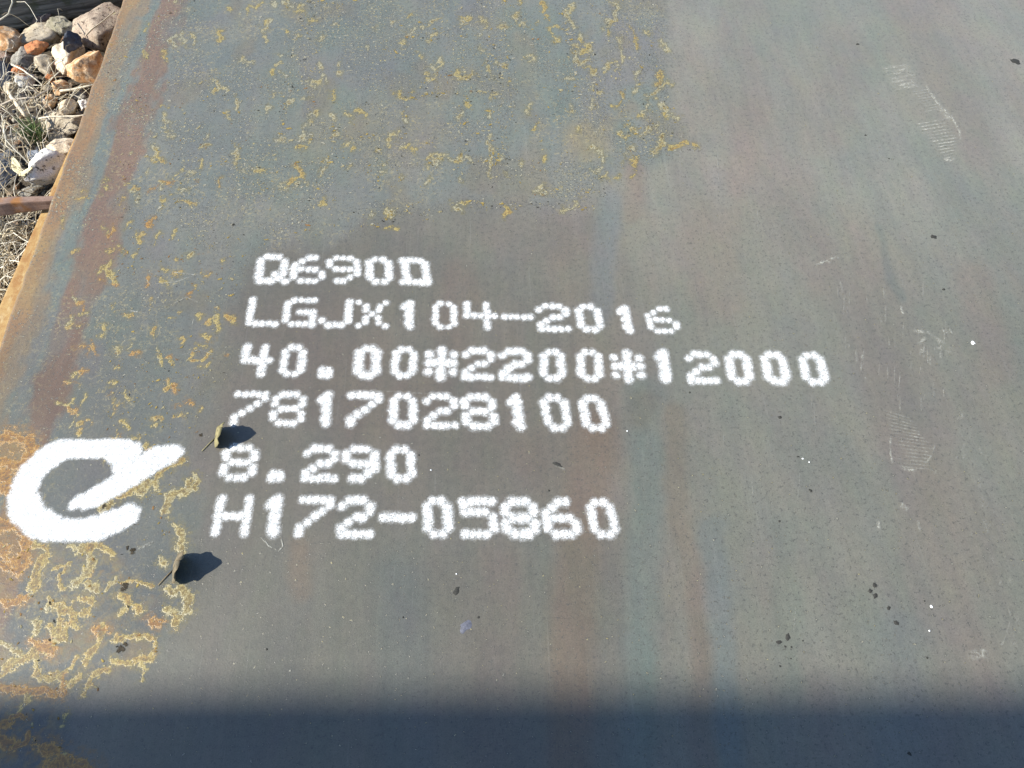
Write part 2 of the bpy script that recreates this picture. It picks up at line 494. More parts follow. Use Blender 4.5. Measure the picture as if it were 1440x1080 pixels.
rows_px = [(600, 110, 720, 105), (560, 135, 700, 128), (400, 200, 540, 190), (360, 240, 480, 225), (560, 60, 660, 35), (400, 5, 480, 5), (700, 225, 730, 225), (540, 300, 620, 300),
           (640, 285, 840, 292), (520, 318, 610, 296), (870, 190, 960, 188), (880, 218, 985, 208), (480, 232, 620, 230), (400, 265, 470, 255), (760, 270, 860, 268), (640, 225, 700, 225), (420, 15, 440, 70)]
SEAMS = [(270, 45, 16, -1.4, 4), (300, 115, 22, .8, 3.5), (235, 85, 14, 1.2, 4), (330, 90, 30, .05, 2.5), (370, 45, 18, .8, 3.5), (425, 255, 26, 1.0, 3.5), (400, 265, 30, .4, 3),
        (450, 245, 20, .6, 3), (430, 180, 18, -1.3, 5), (470, 170, 12, 1.5, 4), (548, 205, 26, 1.4, 3.5), (600, 225, 24, 1.3, 3), (640, 100, 26, .1, 4.5), (590, 38, 34, .2, 2.5), (650, 25, 10, .5, 4),
        (805, 5, 40, -1.5, 4), (770, 38, 30, .1, 2.5), (772, 40, 22, -1.4, 4), (760, 5, 26, -1.0, 3), (865, 5, 30, 0, 3.5), (868, 25, 30, -1.5, 2.8), (872, 60, 26, -1.2, 2.5), (888, 38, 30, -1, 2.5),
        (810, 80, 22, -1.4, 5), (838, 100, 16, -1.5, 4), (850, 100, 22, .2, 3.5), (875, 130, 30, -1.4, 3), (905, 155, 12, -1.5, 3), (930, 105, 14, -1.4, 5), (930, 120, 34, -1.5, 2.6), (878, 180, 24, .1, 3.5),
        (885, 225, 34, .15, 3.5), (920, 215, 32, .12, 4.5), (945, 208, 36, .03, 3.5), (842, 215, 34, -1.4, 3.5), (845, 250, 16, -.6, 4), (690, 226, 34, .08, 2.8), (692, 228, 20, -1.5, 2.8), (708, 290, 18, .1, 3.5),
        (790, 296, 30, .12, 3.5), (540, 318, 20, .6, 3), (640, 292, 14, .3, 3.5), (500, 155, 16, -.5, 3), (555, 138, 26, .1, 2.5), (225, 150, 16, .3, 3), (215, 205, 26, -.8, 3.5), (240, 250, 22, .5, 3),
        (205, 220, 20, .4, 3), (250, 280, 30, .2, 2.5), (230, 230, 16, 1.3, 4), (300, 130, 12, .5, 3.5), (330, 150, 14, .4, 3), (350, 15, 22, .1, 3), (230, 180, 24, .5, 2.5)] + [(215, 340, 16, .5, 4), (240, 330, 12, .3, 3), (262, 362, 10, .5, 4), (140, 385, 22, .6, 6), (150, 380, 20, -.2, 4), (108, 425, 14, 1.2, 3), (97, 460, 16, 1.4, 4), (140, 470, 12, 1, 5), (165, 500, 10, .2, 6),
                         (178, 488, 12, .9, 4), (212, 425, 8, .9, 4), (212, 470, 10, .3, 4), (285, 470, 14, 1.2, 5), (255, 472, 12, -.7, 4), (270, 505, 30, .1, 3), (220, 490, 26, -.5, 3), (300, 445, 18, .3, 5), (160, 440, 14, 1.3, 3),
                         (155, 585, 24, .7, 3), (178, 562, 12, 1.3, 4), (98, 600, 20, 1.3, 2.5), (80, 565, 30, -1.4, 3), (215, 588, 14, 0, 3.5)]
def seam_path(x, y, L, ang):
    pts = [(x, y)]
    for k in range(4):
        ang += random.gauss(0, .55)
        pts.append((pts[-1][0] + L / 4 * math.cos(ang), pts[-1][1] - L / 4 * math.sin(ang)))
    return pts

def corrosion_fields(u, w):
    """seam strength, seam warmth and pit density over the plate, from the laid-out corrosion marks"""
    seam = np.zeros(u.shape); warm = np.zeros(u.shape); pits = np.zeros(u.shape)
    du, dw = (fbm(u / 9, w / 9, 91, 3) - .5) * 12, (fbm(u / 9, w / 9, 92, 3) - .5) * 12
    uu, ww = u + du, w + dw
    def draw(pts, wd, amt, wm, dst):
        xs_, ys_ = [p[0] for p in pts], [p[1] for p in pts]
        pad = wd * 3 + 14
        idx = np.nonzero((u > min(xs_) - pad) & (u < max(xs_) + pad) & (w > min(ys_) - pad) & (w < max(ys_) + pad))[0]
        if len(idx) == 0: return
        dl = line_d(uu[idx], ww[idx], pts)
        f = amt * (np.clip(1 - dl / wd, 0, 1) if dst is pits else .36 * np.clip(1 - dl / (wd * 2.7), 0, 1) + .64 * np.clip(1 - dl / (wd * .85), 0, 1))
        up = f > dst[idx]
        dst[idx[up]] = f[up]
        if dst is seam: warm[idx[up]] = wm
    for pts, wd, e, c in heavy:
        wm = .85 if e in (ORG, OCH) else (.30 if e is YEL else -.15)
        draw(pts, wd * 1.12, 1.0, wm, seam)
    for (x, y, L, a, wd) in SEAMS:
        draw(seam_path(x, y, L, a), wd * 1.0, random.uniform(.6, .9), random.choice((-.5, -.35, -.2, .0, .3)) if y < 310 else random.choice((-.2, .1, .35)), seam)
    for k in range(100):                                   # loose marks beside the lettering and along the edge
        x, y = random.uniform(90, 330), random.uniform(240, 640)
        if poly_sd(np.array([x]), np.array([y]), ZONE)[0] < 8: continue
        draw(seam_path(x, y, random.uniform(5, 22), random.uniform(-.6, 1.6)), random.uniform(2.5, 5), random.uniform(.45, .75), random.choice((.2, .4, .7)), seam)
    for k in range(240):
        x, y = random.uniform(180, 940), random.uniform(0, 310)
        if k % 2:
            q_ = random.choice(cols_px + [(r_[0], r_[1], r_[1]) for r_ in rows_px])
            x, y = q_[0] + random.gauss(0, 8), random.uniform(q_[1], q_[2] + 1)
        if poly_sd(np.array([x]), np.array([y]), ZONE)[0] < 4: continue
        draw(seam_path(x, y, random.uniform(4, 14), random.choice((0, 1.5)) + random.gauss(0, .4)), random.uniform(2.4, 4.5), random.uniform(.5, .8), random.choice((-.6, -.4, -.2, .1)), seam)
    for k in range(18):
        x, y = random.uniform(0, 230), random.uniform(745, 1078)
        if poly_sd(np.array([x]), np.array([y]), CRUSTZ)[0] < 0: continue
        draw(seam_path(x, y, random.uniform(8, 34), random.uniform(0, 6.28)), random.uniform(4, 8), random.uniform(.45, .8), random.choice((.2, .5, .85)), seam)
    for (x, y0, y1) in cols_px:
        f = (lambda yy: 634 + (x - 634) * (yy + 1286) / (120 + 1286))
        draw([(f(y0), y0), (f(y1), y1)], 11, 1.0, 0, pits)
    for (x0, y0, x1, y1) in rows_px:
        draw([(x0, y0), (x1, y1)], 10, .9, 0, pits)
    return seam, warm, pits

def build_slab():
    r = .007
    bev = [(EDGE + r * (1 - math.cos(a)), -r * (1 - math.sin(a))) for a in np.linspace(0, math.pi / 2, 5)]   # rounded mill edge
    xs_f = np.concatenate([np.arange(EDGE + r + .0025, EDGE + .47, .0026), np.arange(EDGE + .47, 1.0, .0042), np.arange(1.0, 1.45, .010)])
    xs = np.concatenate([[b[0] for b in bev], xs_f, [EDGE + WIDTH]])
    zs = np.concatenate([[b[1] for b in bev], np.zeros(len(xs_f) + 1)])
    ys = np.concatenate([np.linspace(-3.0, -.3, 6), np.arange(-.05, .56, .0026), np.arange(.56, 1.85, .0042), np.linspace(2.0, 9.0, 12)])
    X, Y = np.meshgrid(xs, ys, indexing='ij')
    Z = np.repeat(zs[:, None], len(ys), 1)
    X = X + np.where(np.arange(len(xs))[:, None] < 7, (fbm(Y * 22, Y * 0, 9) - .5) * .007, 0)
    n, k = X.shape
    v = np.stack([X, Y, Z], -1).reshape(-1, 3)
    f = [(i * k + j, (i + 1) * k + j, (i + 1) * k + j + 1, i * k + j + 1) for i in range(n - 1) for j in range(k - 1)]
    # underside and sides
    b = len(v)
    x0, x1, y0, y1 = EDGE, EDGE + WIDTH, ys[0], ys[-1]
    low = [(x, y, -THICK) for x in (x0, x1) for y in ys]
    v = np.concatenate([v, np.array(low)])
    for j in range(k - 1):
        f.append((j, j + 1, b + j + 1, b + j))
        f.append(((n - 1) * k + j + 1, (n - 1) * k + j, b + k + j, b + k + j + 1))
        f.append((b + j, b + j + 1, b + k + j + 1, b + k + j))
    f.append(tuple([i * k for i in range(n)][::-1] + [b, b + k]))
    f.append(tuple([i * k + k - 1 for i in range(n)] + [b + 2 * k - 1, b + k - 1]))
    u, w = UV(v[:, 0], v[:, 1])
    x, y = v[:, 0], v[:, 1]
    d = x - EDGE                                         # distance from the mill edge
    wob = (fbm(x * 30, y * 6, 11) - .5)
    dd = d + wob * .06 + (fbm(x * 60, y * 40, 13) - .5) * .03 + (fbm(x * 2, y * 2.5, 17) - .5) * .03
    jx = (fbm(u / 40, w / 40, 21) - .5) * 70
    jy = (fbm(u / 40, w / 40, 22) - .5) * 70
    # base: warm grey, lighter towards the middle of the plate (right)
    base = np.array([.160, .156, .141])
    c = np.tile(base, (len(v), 1))
    def blend(mask, col):
        col = np.array(col) * np.where((sstep(.5, 1.2, d) > 0)[:, None], 1 + .12 * sstep(.5, 1.2, d)[:, None], 1)
        nonlocal c
        mask = np.clip(mask, 0, 1)[:, None]
        c = c * (1 - mask) + np.array(col) * mask
    blend(sstep(.55, 1.35, d) * .7, (.190, .194, .178))
    blend(sstep(.45, .65, fbm(x * 5, y * 1.2, 31)) * .55, (.142, .152, .138))         # greenish lengths
    blend(sstep(.50, .70, fbm(x * 6, y * 1.6, 35)) * .60, (.172, .150, .140))         # pinkish lengths
    blend(sstep(.52, .72, fbm(x * 4.2, y * 2.2, 39)) * .25, (.166, .160, .132))       # olive dust
    # text field is a little browner and darker
    blend(sstep(-60, 60, poly_sd(u + jx, w + jy, [(300, 330), (860, 310), (900, 620), (700, 700), (320, 780), (280, 600)])) * .55, (.134, .124, .108))
    blend(sstep(-80, 60, poly_sd(u + jx, w + jy, [(250, 760), (900, 760), (880, 1100), (150, 1100), (250, 900)])) * .55, (.118, .120, .108))
    # bluish broken-scale zone
    zs_ = poly_sd(u + jx * .8, w + jy * .6, ZONE)
    zone = sstep(-14, 34, zs_)
    blue = np.array([.124, .136, .133])
    blend(zone * (.62 + .38 * sstep(.35, .65, fbm(x * 7, y * 4, 41))), blue)
    blend(zone * sstep(.52, .68, fbm(x * 9, y * 5, 43)) * .6, (.120, .139, .128))
    blend(zone * sstep(.55, .70, fbm(x * 8, y * 4, 45)) * .6, (.134, .131, .136))
    blend(zone * sstep(.56, .70, fbm(x * 11, y * 7, 46)) * .6, (.142, .128, .102))
    low = sstep(640, 840, w) * zone * sstep(420, 250, u)
    blend(low * .75, (.085, .100, .108))
    # long bands that run with the mill edge
    blend(sstep(.165, .145, dd) * sstep(.080, .100, dd) * .97 * (1 - .5 * sstep(.5, .7, fbm(x * 22, y * 9, 51))), (.158, .106, .080))
    blend(sstep(.102, .074, dd) * sstep(.042, .068, dd) * .9 * sstep(.25, .62, fbm(x * 34, y * 9, 57)), (.122, .146, .138))
    blend(sstep(.066, .046, dd) * .85, (.185, .142, .094))
    blend(sstep(.040, .014, dd) * .9, (.225, .135, .068))
    blend(sstep(.045, .015, dd) * sstep(.45, .6, fbm(x * 8, y * 8, 52)) * .7, (.270, .180, .085))
    # streaks and stains away from the edge
    def streak(pts, wid, col, amt):
        blend(sstep(wid, wid * .25, line_d(u + jx * .18, w + jy * .3, pts)) * amt * (.55 + .45 * fbm(x * 30, y * 5, int(pts[0][0]))), col)
    streak([(858, 285), (848, 370), (845, 440)], 26, (.130, .146, .160), .8)
    streak([(892, 240), (888, 300)], 22, (.160, .125, .110), .6)
    streak([(838, 610), (815, 740), (805, 900), (800, 1100)], 48, (.160, .122, .096), .85)
    streak([(770, 640), (790, 720)], 60, (.150, .120, .105), .5)
    streak([(905, 560), (910, 700), (900, 950), (895, 1100)], 40, (.136, .160, .152), .95)
    streak([(948, 580), (955, 720), (975, 800), (990, 950)], 24, (.162, .132, .106), .6)
    streak([(985, 820), (990, 1100)], 30, (.150, .128, .116), .7)
    streak([(1000, 740), (1025, 1000), (1030, 1080)], 30, (.138, .160, .164), .9)
    streak([(560, 820), (575, 1100)], 60, (.118, .136, .138), .6)
    streak([(700, 800), (690, 1100)], 50, (.150, .126, .112), .45)
    streak([(1260, 900), (1280, 1100)], 70, (.134, .152, .160), .5)
    streak([(430, 480), (520, 560)], 110, (.142, .112, .100), .5)
    streak([(660, 300), (800, 330)], 60, (.142, .118, .112), .45)
    streak([(1000, 320), (1010, 420)], 60, (.160, .134, .122), .5)
    streak([(1180, 80), (1160, 180)], 60, (.168, .146, .136), .5)
    streak([(1235, 320), (1250, 380), (1268, 420)], 9, (.128, .140, .136), .8)
    streak([(1365, 390), (1385, 460), (1400, 520)], 40, (.186, .156, .140), .6)
    streak([(1055, 160), (1040, 250)], 36, (.176, .148, .132), .55)
    streak([(650, 400), (640, 470), (620, 560)], 50, (.150, .118, .102), .45)
    streak([(420, 770), (425, 830)], 26, (.170, .130, .098), .5)
    streak([(1100, 740), (1110, 980)], 30, (.136, .154, .140), .6)
    streak([(820, 195), (835, 205)], 42, (.205, .165, .105), .75)
    streak([(590, 180), (560, 200), (520, 185)], 60, (.150, .135, .108), .5)
    streak([(450, 175), (440, 210)], 40, (.150, .145, .112), .5)
    streak([(500, 60), (560, 110)], 70, (.118, .130, .132), .4)
    streak([(700, 100), (720, 190)], 70, (.118, .135, .130), .5)
    streak([(905, 570), (900, 585)], 32, (.130, .122, .104), .7)
    streak([(590, 640), (680, 640)], 60, (.120, .112, .102), .4)
    streak([(20, 640), (5, 660)], 40, (.240, .160, .065), .7)
    streak([(10, 790), (30, 740)], 48, (.220, .130, .060), .65)
    streak([(200, 905), (185, 925)], 26, (.245, .165, .070), .5)
    far_sheen = sstep(.55, 1.25, y) * sstep(.45, .95, d)          # sky sheen painted in as lighter colour over the far middle of the plate
    c = c * (.65 + np.maximum(.26 * zone * sstep(600, 250, w), .20 * far_sheen))[:, None] * np.array([1.025, 1.015, .93])
    blend((Z_side(v) < -.006).astype(float) * .8, (.20, .12, .065))
    cr = sstep(-10, 40, poly_sd(u + jx * .5, w + jy * .5, CRUSTZ)) * (.55 + .45 * sstep(.4, .6, fbm(x * 10, y * 10, 61)))
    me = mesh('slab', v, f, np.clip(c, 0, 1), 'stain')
    dens = zone * np.clip(.25 + 1.0 * sstep(.40, .62, fbm(x * 6, y * 6, 71)), 0, 1)
    dens *= np.where((u > 460) & (u < 620) & (w > 30) & (w < 140), .35, 1)
    dens = dens * sstep(.03, .14, d) + .6 * sstep(.14, .03, d)
    seam, warm, pits = corrosion_fields(u, w)
    pits = np.maximum(pits * zone, zone * .85 * sstep(.40, .64, fbm(u / 38, w / 30, 77)) * sstep(620, 300, w))
    for nm, arr in (('zone', dens), ('crust', cr), ('seam', seam), ('warm', warm), ('pits', pits)):
        a = me.attributes.new(nm, 'FLOAT', 'POINT')
        a.data.foreach_set('value', arr.astype(np.float32))
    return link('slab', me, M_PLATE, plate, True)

def Z_side(v):
    return v[:, 2]
slab = build_slab()

# ------------------------------------------------------------------ crust and flecks (real low relief on the plate)
class Blobs:
    def __init__(self):
        self.v, self.f, self.c, self.a = [], [], [], []
    def add(self, u, w, size, elong=1.0, ang=0.0, col=YEL, h=.0006, n=8, rag=.3, al=1.0):
        p = P(u, w)
        b = len(self.v)
        cj = np.array(col) * random.uniform(.75, 1.15)
        ca, sa = math.cos(ang), math.sin(ang)
        z = random.uniform(.0003, .0006)
        self.v.append((p.x, p.y, z + .0002)); self.c.append(cj); self.a.append(1.05 * al)
        for k in range(n):
            a = 2 * math.pi * k / n
            r = size * 1.7 * (1 + random.uniform(-rag, rag))
            x, y = r * math.cos(a) * elong, r * math.sin(a)
            self.v.append((p.x + x * ca - y * sa, p.y + x * sa + y * ca, z)); self.c.append(cj); self.a.append(0.0)
        for k in range(n):
            self.f.append((b, b + 1 + k, b + 1 + (k + 1) % n))
    def fleck(self, u, w, size, elong=1.0, ang=0.0, col=YEL):
        self.add(u, w, size * .85, elong, ang, col, al=random.uniform(.55, 1.0))
        for k in range(random.choice((1, 2, 3))):
            k_ = size / mpp(u, w)
            self.add(u + random.gauss(0, 2.2) * (1 + k_ * .6), w + random.gauss(0, 1.8) * (1 + k_ * .5), size * random.uniform(.3, .65), random.uniform(1, 2), random.uniform(0, 3.1), col, al=random.uniform(.45, .85), n=6)
    def ribbon(self, pts, wid, edge=YEL, core=OCH, h=.0012, step=3.0, rag=.4, al=1.0):
        """ragged rust seam along pixel points; wid in pixels"""
        pts = [np.array(p, float) for p in pts]
        path = []
        for a, b in zip(pts[:-1], pts[1:]):
            n = max(2, int(np.hypot(*(b - a)) / step))
            for k in range(n):
                path.append(a + (b - a) * k / n)
        path.append(pts[-1])
        L = len(path)
        sd = random.uniform(0, 100)
        b = len(self.v)
        prof = (-.5, -.27, 0, .27, .5)
        alp = (0, .72, .86, .72, 0)
        z = random.uniform(.0003, .0006)
        for i, p in enumerate(path):
            t = path[min(i + 1, L - 1)] - path[max(i - 1, 0)]
            t = t / (np.hypot(*t) + 1e-6)
            nrm = np.array([-t[1], t[0]])
            q = p + nrm * (mnoise.noise(Vector((i * .3, sd, 0))) * wid * .6)
            ww = wid * 1.75 * (.55 + 1.1 * abs(mnoise.noise(Vector((i * .22, sd + 9, 3)))))
            fade = min(1.0, .25 + 3.0 * i / L, .25 + 3.0 * (L - 1 - i) / L) * (.72 + .45 * abs(mnoise.noise(Vector((i * .16, sd + 4, 7)))) * 2)
            for k, s_ in enumerate(prof):
                r = P(*(q + nrm * ww * s_ * (1 + random.uniform(-rag, rag) * .4)))
                self.v.append((r.x, r.y, z + (h * .25 if 0 < k < 4 else 0)))
                mixc = np.array(edge) if k != 2 else np.array(core)
                self.c.append(mixc * random.uniform(.8, 1.12)); self.a.append(alp[k] * fade * al)
        m = len(prof)
        for i in range(L - 1):
            for k in range(m - 1):
                self.f.append((b + i * m + k, b + (i + 1) * m + k, b + (i + 1) * m + k + 1, b + i * m + k + 1))
    def build(self, name):
        me = mesh(name, self.v, self.f, self.c)
        a = me.attributes.new('alpha', 'FLOAT', 'POINT')
        a.data.foreach_set('value', np.array(self.a, np.float32))
        o = link(name, me, M_CRUST, plate, True)
        o['kind'] = 'stuff'
        return o

def zone_sd(u, w):
    return float(poly_sd(np.array([u]), np.array([w]), ZONE)[0])

def pick(ws):
    return random.choices([c for c, _ in ws], [x for _, x in ws])[0]

fl = Blobs()
PAL_TOP = [(YEL, 3), (CREAM, 5), (WHT, 3), (ORG, .3), (DARK, 4)]
# columns and rows of small pits in the upper zone
for (x, y0, y1) in cols_px:
    y = y0
    while y < y1:
        y += random.expovariate(1 / 6.0)
        if random.random() < .72:
            uu = 634 + (x - 634) * (y + 1286) / (120 + 1286) + random.gauss(0, 3.2)
            c = pick(PAL_TOP)
            s = mpp(uu, y) * random.uniform(.7, 2.4) * (.7 if c is DARK else 1)
            fl.fleck(uu, y, s, random.uniform(1, 2.4), random.uniform(0, 3.1), c)
for (x0, y0, x1, y1) in rows_px:
    n = int(math.hypot(x1 - x0, y1 - y0) / 5)
    for k in range(n):
        t = random.random()
        c = pick(PAL_TOP)
        u, w = x0 + (x1 - x0) * t, y0 + (y1 - y0) * t + random.gauss(0, 3.5)
        fl.fleck(u, w, mpp(u, w) * random.uniform(.7, 2.2) * (.7 if c is DARK else 1), random.uniform(1, 2.6), random.gauss(0, .4), c)
# loose scatter over the whole broken zone
k = 0
while k < 1500:
    u, w = random.uniform(150, 960), random.uniform(-30, 760)
    if zone_sd(u, w) < random.uniform(0, 25): continue
    dens = float(fbm(np.array([u / 45.]), np.array([w / 45.]), 81)[0])
    if dens < random.uniform(.36, .62): continue
    if 470 < u < 620 and 35 < w < 140 and random.random() < .85: continue
    k += 1
    c = pick([(YEL, 2.5), (CREAM, 4), (WHT, 2), (ORG, .4), (DARK, 2.6)] if w < 330 else [(YEL, 5), (CREAM, 3), (ORG, 2.5), (DARK, 1.2)])
    s = mpp(u, w) * min(2.6, random.lognormvariate(-.15, .45)) * (.7 if c is DARK else 1)
    fl.fleck(u, w, s, random.uniform(1, 2.6), random.gauss(.3, .9), c)
fl.build('rust_fleck_scatter')

cr = Blobs()
for (u, w, s) in [(186, 775, 7), (175, 827, 8), (171, 912, 8), (176, 905, 5), (147, 712, 4), (281, 612, 4), (70, 848, 3), (180, 770, 4)]:
    for k in range(4):
        cr.add(u + random.gauss(0, s * .3), w + random.gauss(0, s * .3), mpp(u, w) * s * .40, 1.3, random.uniform(0, 3), (.055, .048, .036), .0009, 8, .3, 1.0)
for k in range(110):
    u, w = random.uniform(0, 235), random.uniform(740, 1075)
    if poly_sd(np.array([u]), np.array([w]), CRUSTZ)[0] < -6: continue
    cr.add(u, w, mpp(u, w) * random.uniform(.6, 1.5), random.uniform(1, 2.6), random.uniform(0, 3.1), pick([(YEL, 4), (CREAM, 2), (ORG, 2), (OCH, 3), (DARK, 1)]), .0009)
cr.build('rust_crust_seams')

# ------------------------------------------------------------------ white sprayed marking
GL = {
 '0': [(.6, r) for r in range(1, 6)] + [(3.4, r) for r in range(1, 6)] + [(1.4, 0), (2.6, 0), (1.4, 6), (2.6, 6)],
 '1': ['00110', '01110', '00110', '00110', '00110', '00110', '00110'],
 '2': ['01110', '10001', '00001', '00110', '01000', '10000', '11111'],
 '4': ['10010', '10010', '10010', '11111', '00010', '00010', '00010'],
 '5': ['11111', '10000', '11110', '00001', '00001', '00001', '11110'],
 '6': ['00110', '01000', '10000', '11110', '10001', '10001', '01110'],
 '7': ['11111', '00001', '00010', '00100', '01000', '10000', '10000'],
 '8': ['01110', '10001', '10001', '01110', '10001', '10001', '01110'],
 '9': ['01110', '10001', '10001', '01111', '00001', '00010', '01100'],
 'Q': [(c, 0) for c in (.9, 1.8, 2.7)] + [(.1, r) for r in range(1, 6)] + [(3.6, r) for r in range(1, 5)] + [(c, 6) for c in (.2, 1.1, 2.0)] + [(2.4, 4.4), (3.1, 5.2), (3.9, 6)],
 'D': [(c, 0) for c in (.5, 1.4, 2.3, 3.2)] + [(.8, r) for r in range(1, 6)] + [(3.7, r) for r in range(1, 6)] + [(c, 6) for c in (.2, 1.1, 2.0, 2.9, 3.8)],
 'L': ['10000', '10000', '10000', '10000', '10000', '10000', '11111'],
 'G': ['01111', '10000', '10000', '10111', '10001', '10001', '01111'],
 'J': ['00001', '00001', '00001', '00001', '00001', '10001', '01110'],
 'X': ['10001', '01010', '01010', '00100', '01010', '01010', '10001'],
 'H': ['10001', '10001', '10001', '11111', '10001', '10001', '10001'],
 '-': ['00000', '00000', '00000', '11111', '00000', '00000', '00000'],
 '.': [(1.0, 5.1), (2.0, 5.1), (1.0, 6), (2.0, 6)],
 '*': ['00100', '10101', '00100', '11111', '00100', '10101', '00100'],
}
# the '1' is one thick stroke: dots a little closer than a full column
GL['1'] = [(2.2, r) for r in range(7)] + [(1.3, 1), (1.75, .5), (1.9, 3), (1.9, 5)]
LINES = [('Q690D', (367, 361), (600, 367), (605, 397), (363, 395), 1.06, 5.15),
         ('LGJX104-2016', (356, 421), (946, 435), (954, 466), (350, 455), 1.0, 5.5),
         ('40.00*2200*12000', (347, 488), (1157, 501), (1166, 538), (340, 525), 1.12, 5.95),
         ('7817028100', (336, 554), (850, 561), (860, 603), (329, 594), 1.08, 5.55),
         ('8.290', (321, 630), (583, 632), (586, 673), (314, 672), 1.05, 5.7),
         ('H172-05860', (312, 702), (862, 707), (872, 752), (303, 750), 1.12, 5.8)]

def spray(name, pts, rad, parent=plate):
    """round paint dots at plate points; alpha runs from the solid middle to the misty rim"""
    V, Fc, A = [], [], []
    n = 10
    prof = ((.30, .95), (.50, .48), (.74, .15), (1.0, .0))
    for (x, y, s_) in pts:
        b = len(V)
        z = .0006 + random.uniform(0, .00008)
        V.append((x, y, z)); A.append(1.1)
        for rr, al in prof:
            for k in range(n):
                a = 2 * math.pi * k / n
                q = rad * s_ * rr * (1 + random.uniform(-.10, .10))
                V.append((x + q * math.cos(a), y + q * math.sin(a), z)); A.append(al)
        for k in range(n):
            j_ = (k + 1) % n
            Fc.append((b, b + 1 + k, b + 1 + j_))
            for r_ in range(len(prof) - 1):
                o_ = b + 1 + r_ * n
                Fc.append((o_ + k, o_ + n + k, o_ + n + j_, o_ + j_))
    me = mesh(name, V, Fc)
    a = me.attributes.new('alpha', 'FLOAT', 'POINT')
    a.data.foreach_set('value', np.array(A, np.float32))
    return link(name, me, M_PAINT, parent)

KIND = {'-': 'painted_hyphen', '.': 'painted_dot', '*': 'painted_asterisk'}
for txt, tl, tr, br, bl, wgt, PITCH_C in LINES:
    q = P2([tl, tr, br, bl])
    tot = (len(txt) - 1) * PITCH_C + 4
    for i, ch in enumerate(txt):
        g = GL[ch]
        if isinstance(g[0], str):
            g = [(c, r) for r, row in enumerate(g) for c, b in enumerate(row) if b == '1']
        pts = []
        ox, oy = random.gauss(0, .05), random.gauss(0, .05)
        hv = wgt * random.uniform(.92, 1.10)
        for (c, r) in g:
            s = (i * PITCH_C + c + ox + random.gauss(0, .05)) / tot
            t = (r + oy + random.gauss(0, .05)) / 6.0
            p = (q[0] * (1 - s) + q[1] * s) * (1 - t) + (q[3] * (1 - s) + q[2] * s) * t
            pts.append((p[0], p[1], hv * random.uniform(.92, 1.08)))
        spray(KIND.get(ch, 'painted_digit' if ch.isdigit() else 'painted_letter'), pts, .0109)

# emblem: an open ring with a slanting bar, filled with close rows of dots
def c3(pts):
    return [(x / 4.0, 560 + y / 4.0) for x, y in pts]
RING = c3([(785, 262), (760, 243), (500, 232), (320, 240), (220, 295), (125, 385), (88, 450), (52, 540), (46, 620), (68, 690), (115, 720), (155, 770), (240, 797), (400, 805),
           (560, 792), (680, 748), (770, 690), (792, 612), (740, 598), (640, 630), (545, 668), (420, 682), (325, 668), (243, 612), (208, 540), (218, 470), (285, 405), (365, 345), (440, 333), (590, 335), (640, 375), (630, 430), (720, 400), (800, 320)])
BAR = c3([(360, 618), (440, 552), (560, 488), (640, 436), (740, 358), (860, 278), (1000, 272), (1046, 288), (1030, 318), (950, 372), (800, 462), (700, 522), (590, 592), (480, 626)])
def emblem():
    pts = []
    u = 5.0
    gx = np.arange(4, 270, 4.3)
    gy = np.arange(610, 770, 4.3)
    for a in gx:
        for b in gy:
            uu, ww = a + random.gauss(0, .35), b + random.gauss(0, .5)
            sd = max(poly_sd(np.array([uu]), np.array([ww]), RING)[0], poly_sd(np.array([uu]), np.array([ww]), BAR)[0])
            if sd > 2.4:
                p = P(uu, ww)
                pts.append((p.x, p.y, random.uniform(.9, 1.1)))
    return spray('painted_emblem', pts, .0104)
emblem()

# ------------------------------------------------------------------ dust prints, scuffs, drops and mud spots on the plate
def dust(name, quads):
    """flat dust marks; quads: list of (polyline px, width px, alpha)"""
    V, Fc, A = [], [], []
    for pts, wd, al in quads:
        path = []
        pts = [np.array(p, float) for p in pts]
        for a, b in zip(pts[:-1], pts[1:]):
            n = max(2, int(np.hypot(*(b - a)) / 3))
            path += [a + (b - a) * k / n for k in range(n)]
        path.append(pts[-1])
        b0 = len(V)
        z = .0004 + random.uniform(0, .0004)
        L = len(path)
        for i, p in enumerate(path):
            t = path[min(i + 1, L - 1)] - path[max(i - 1, 0)]
            t = t / (np.hypot(*t) + 1e-6)
            nr = np.array([-t[1], t[0]])
            fade = min(1, i / (L * .18 + .01), (L - 1 - i) / (L * .18 + .01))
            for s, e in ((-.5, 0), (-.2, 1), (.2, 1), (.5, 0)):
                q = P(*(p + nr * wd * s * random.uniform(.8, 1.2)))
                V.append((q.x, q.y, z)); A.append(al * e * fade * random.uniform(.6, 1.2))
        for i in range(L - 1):
            for k in range(3):
                Fc.append((b0 + i * 4 + k, b0 + i * 4 + k + 1, b0 + (i + 1) * 4 + k + 1, b0 + (i + 1) * 4 + k))
    me = mesh(name, V, Fc)
    a = me.attributes.new('alpha', 'FLOAT', 'POINT')
    a.data.foreach_set('value', np.clip(np.array(A, np.float32), 0, 1))
    o = link(name, me, M_DUST, plate)
    if name != 'dusty_shoe_print': o['kind'] = 'stuff'
    return o

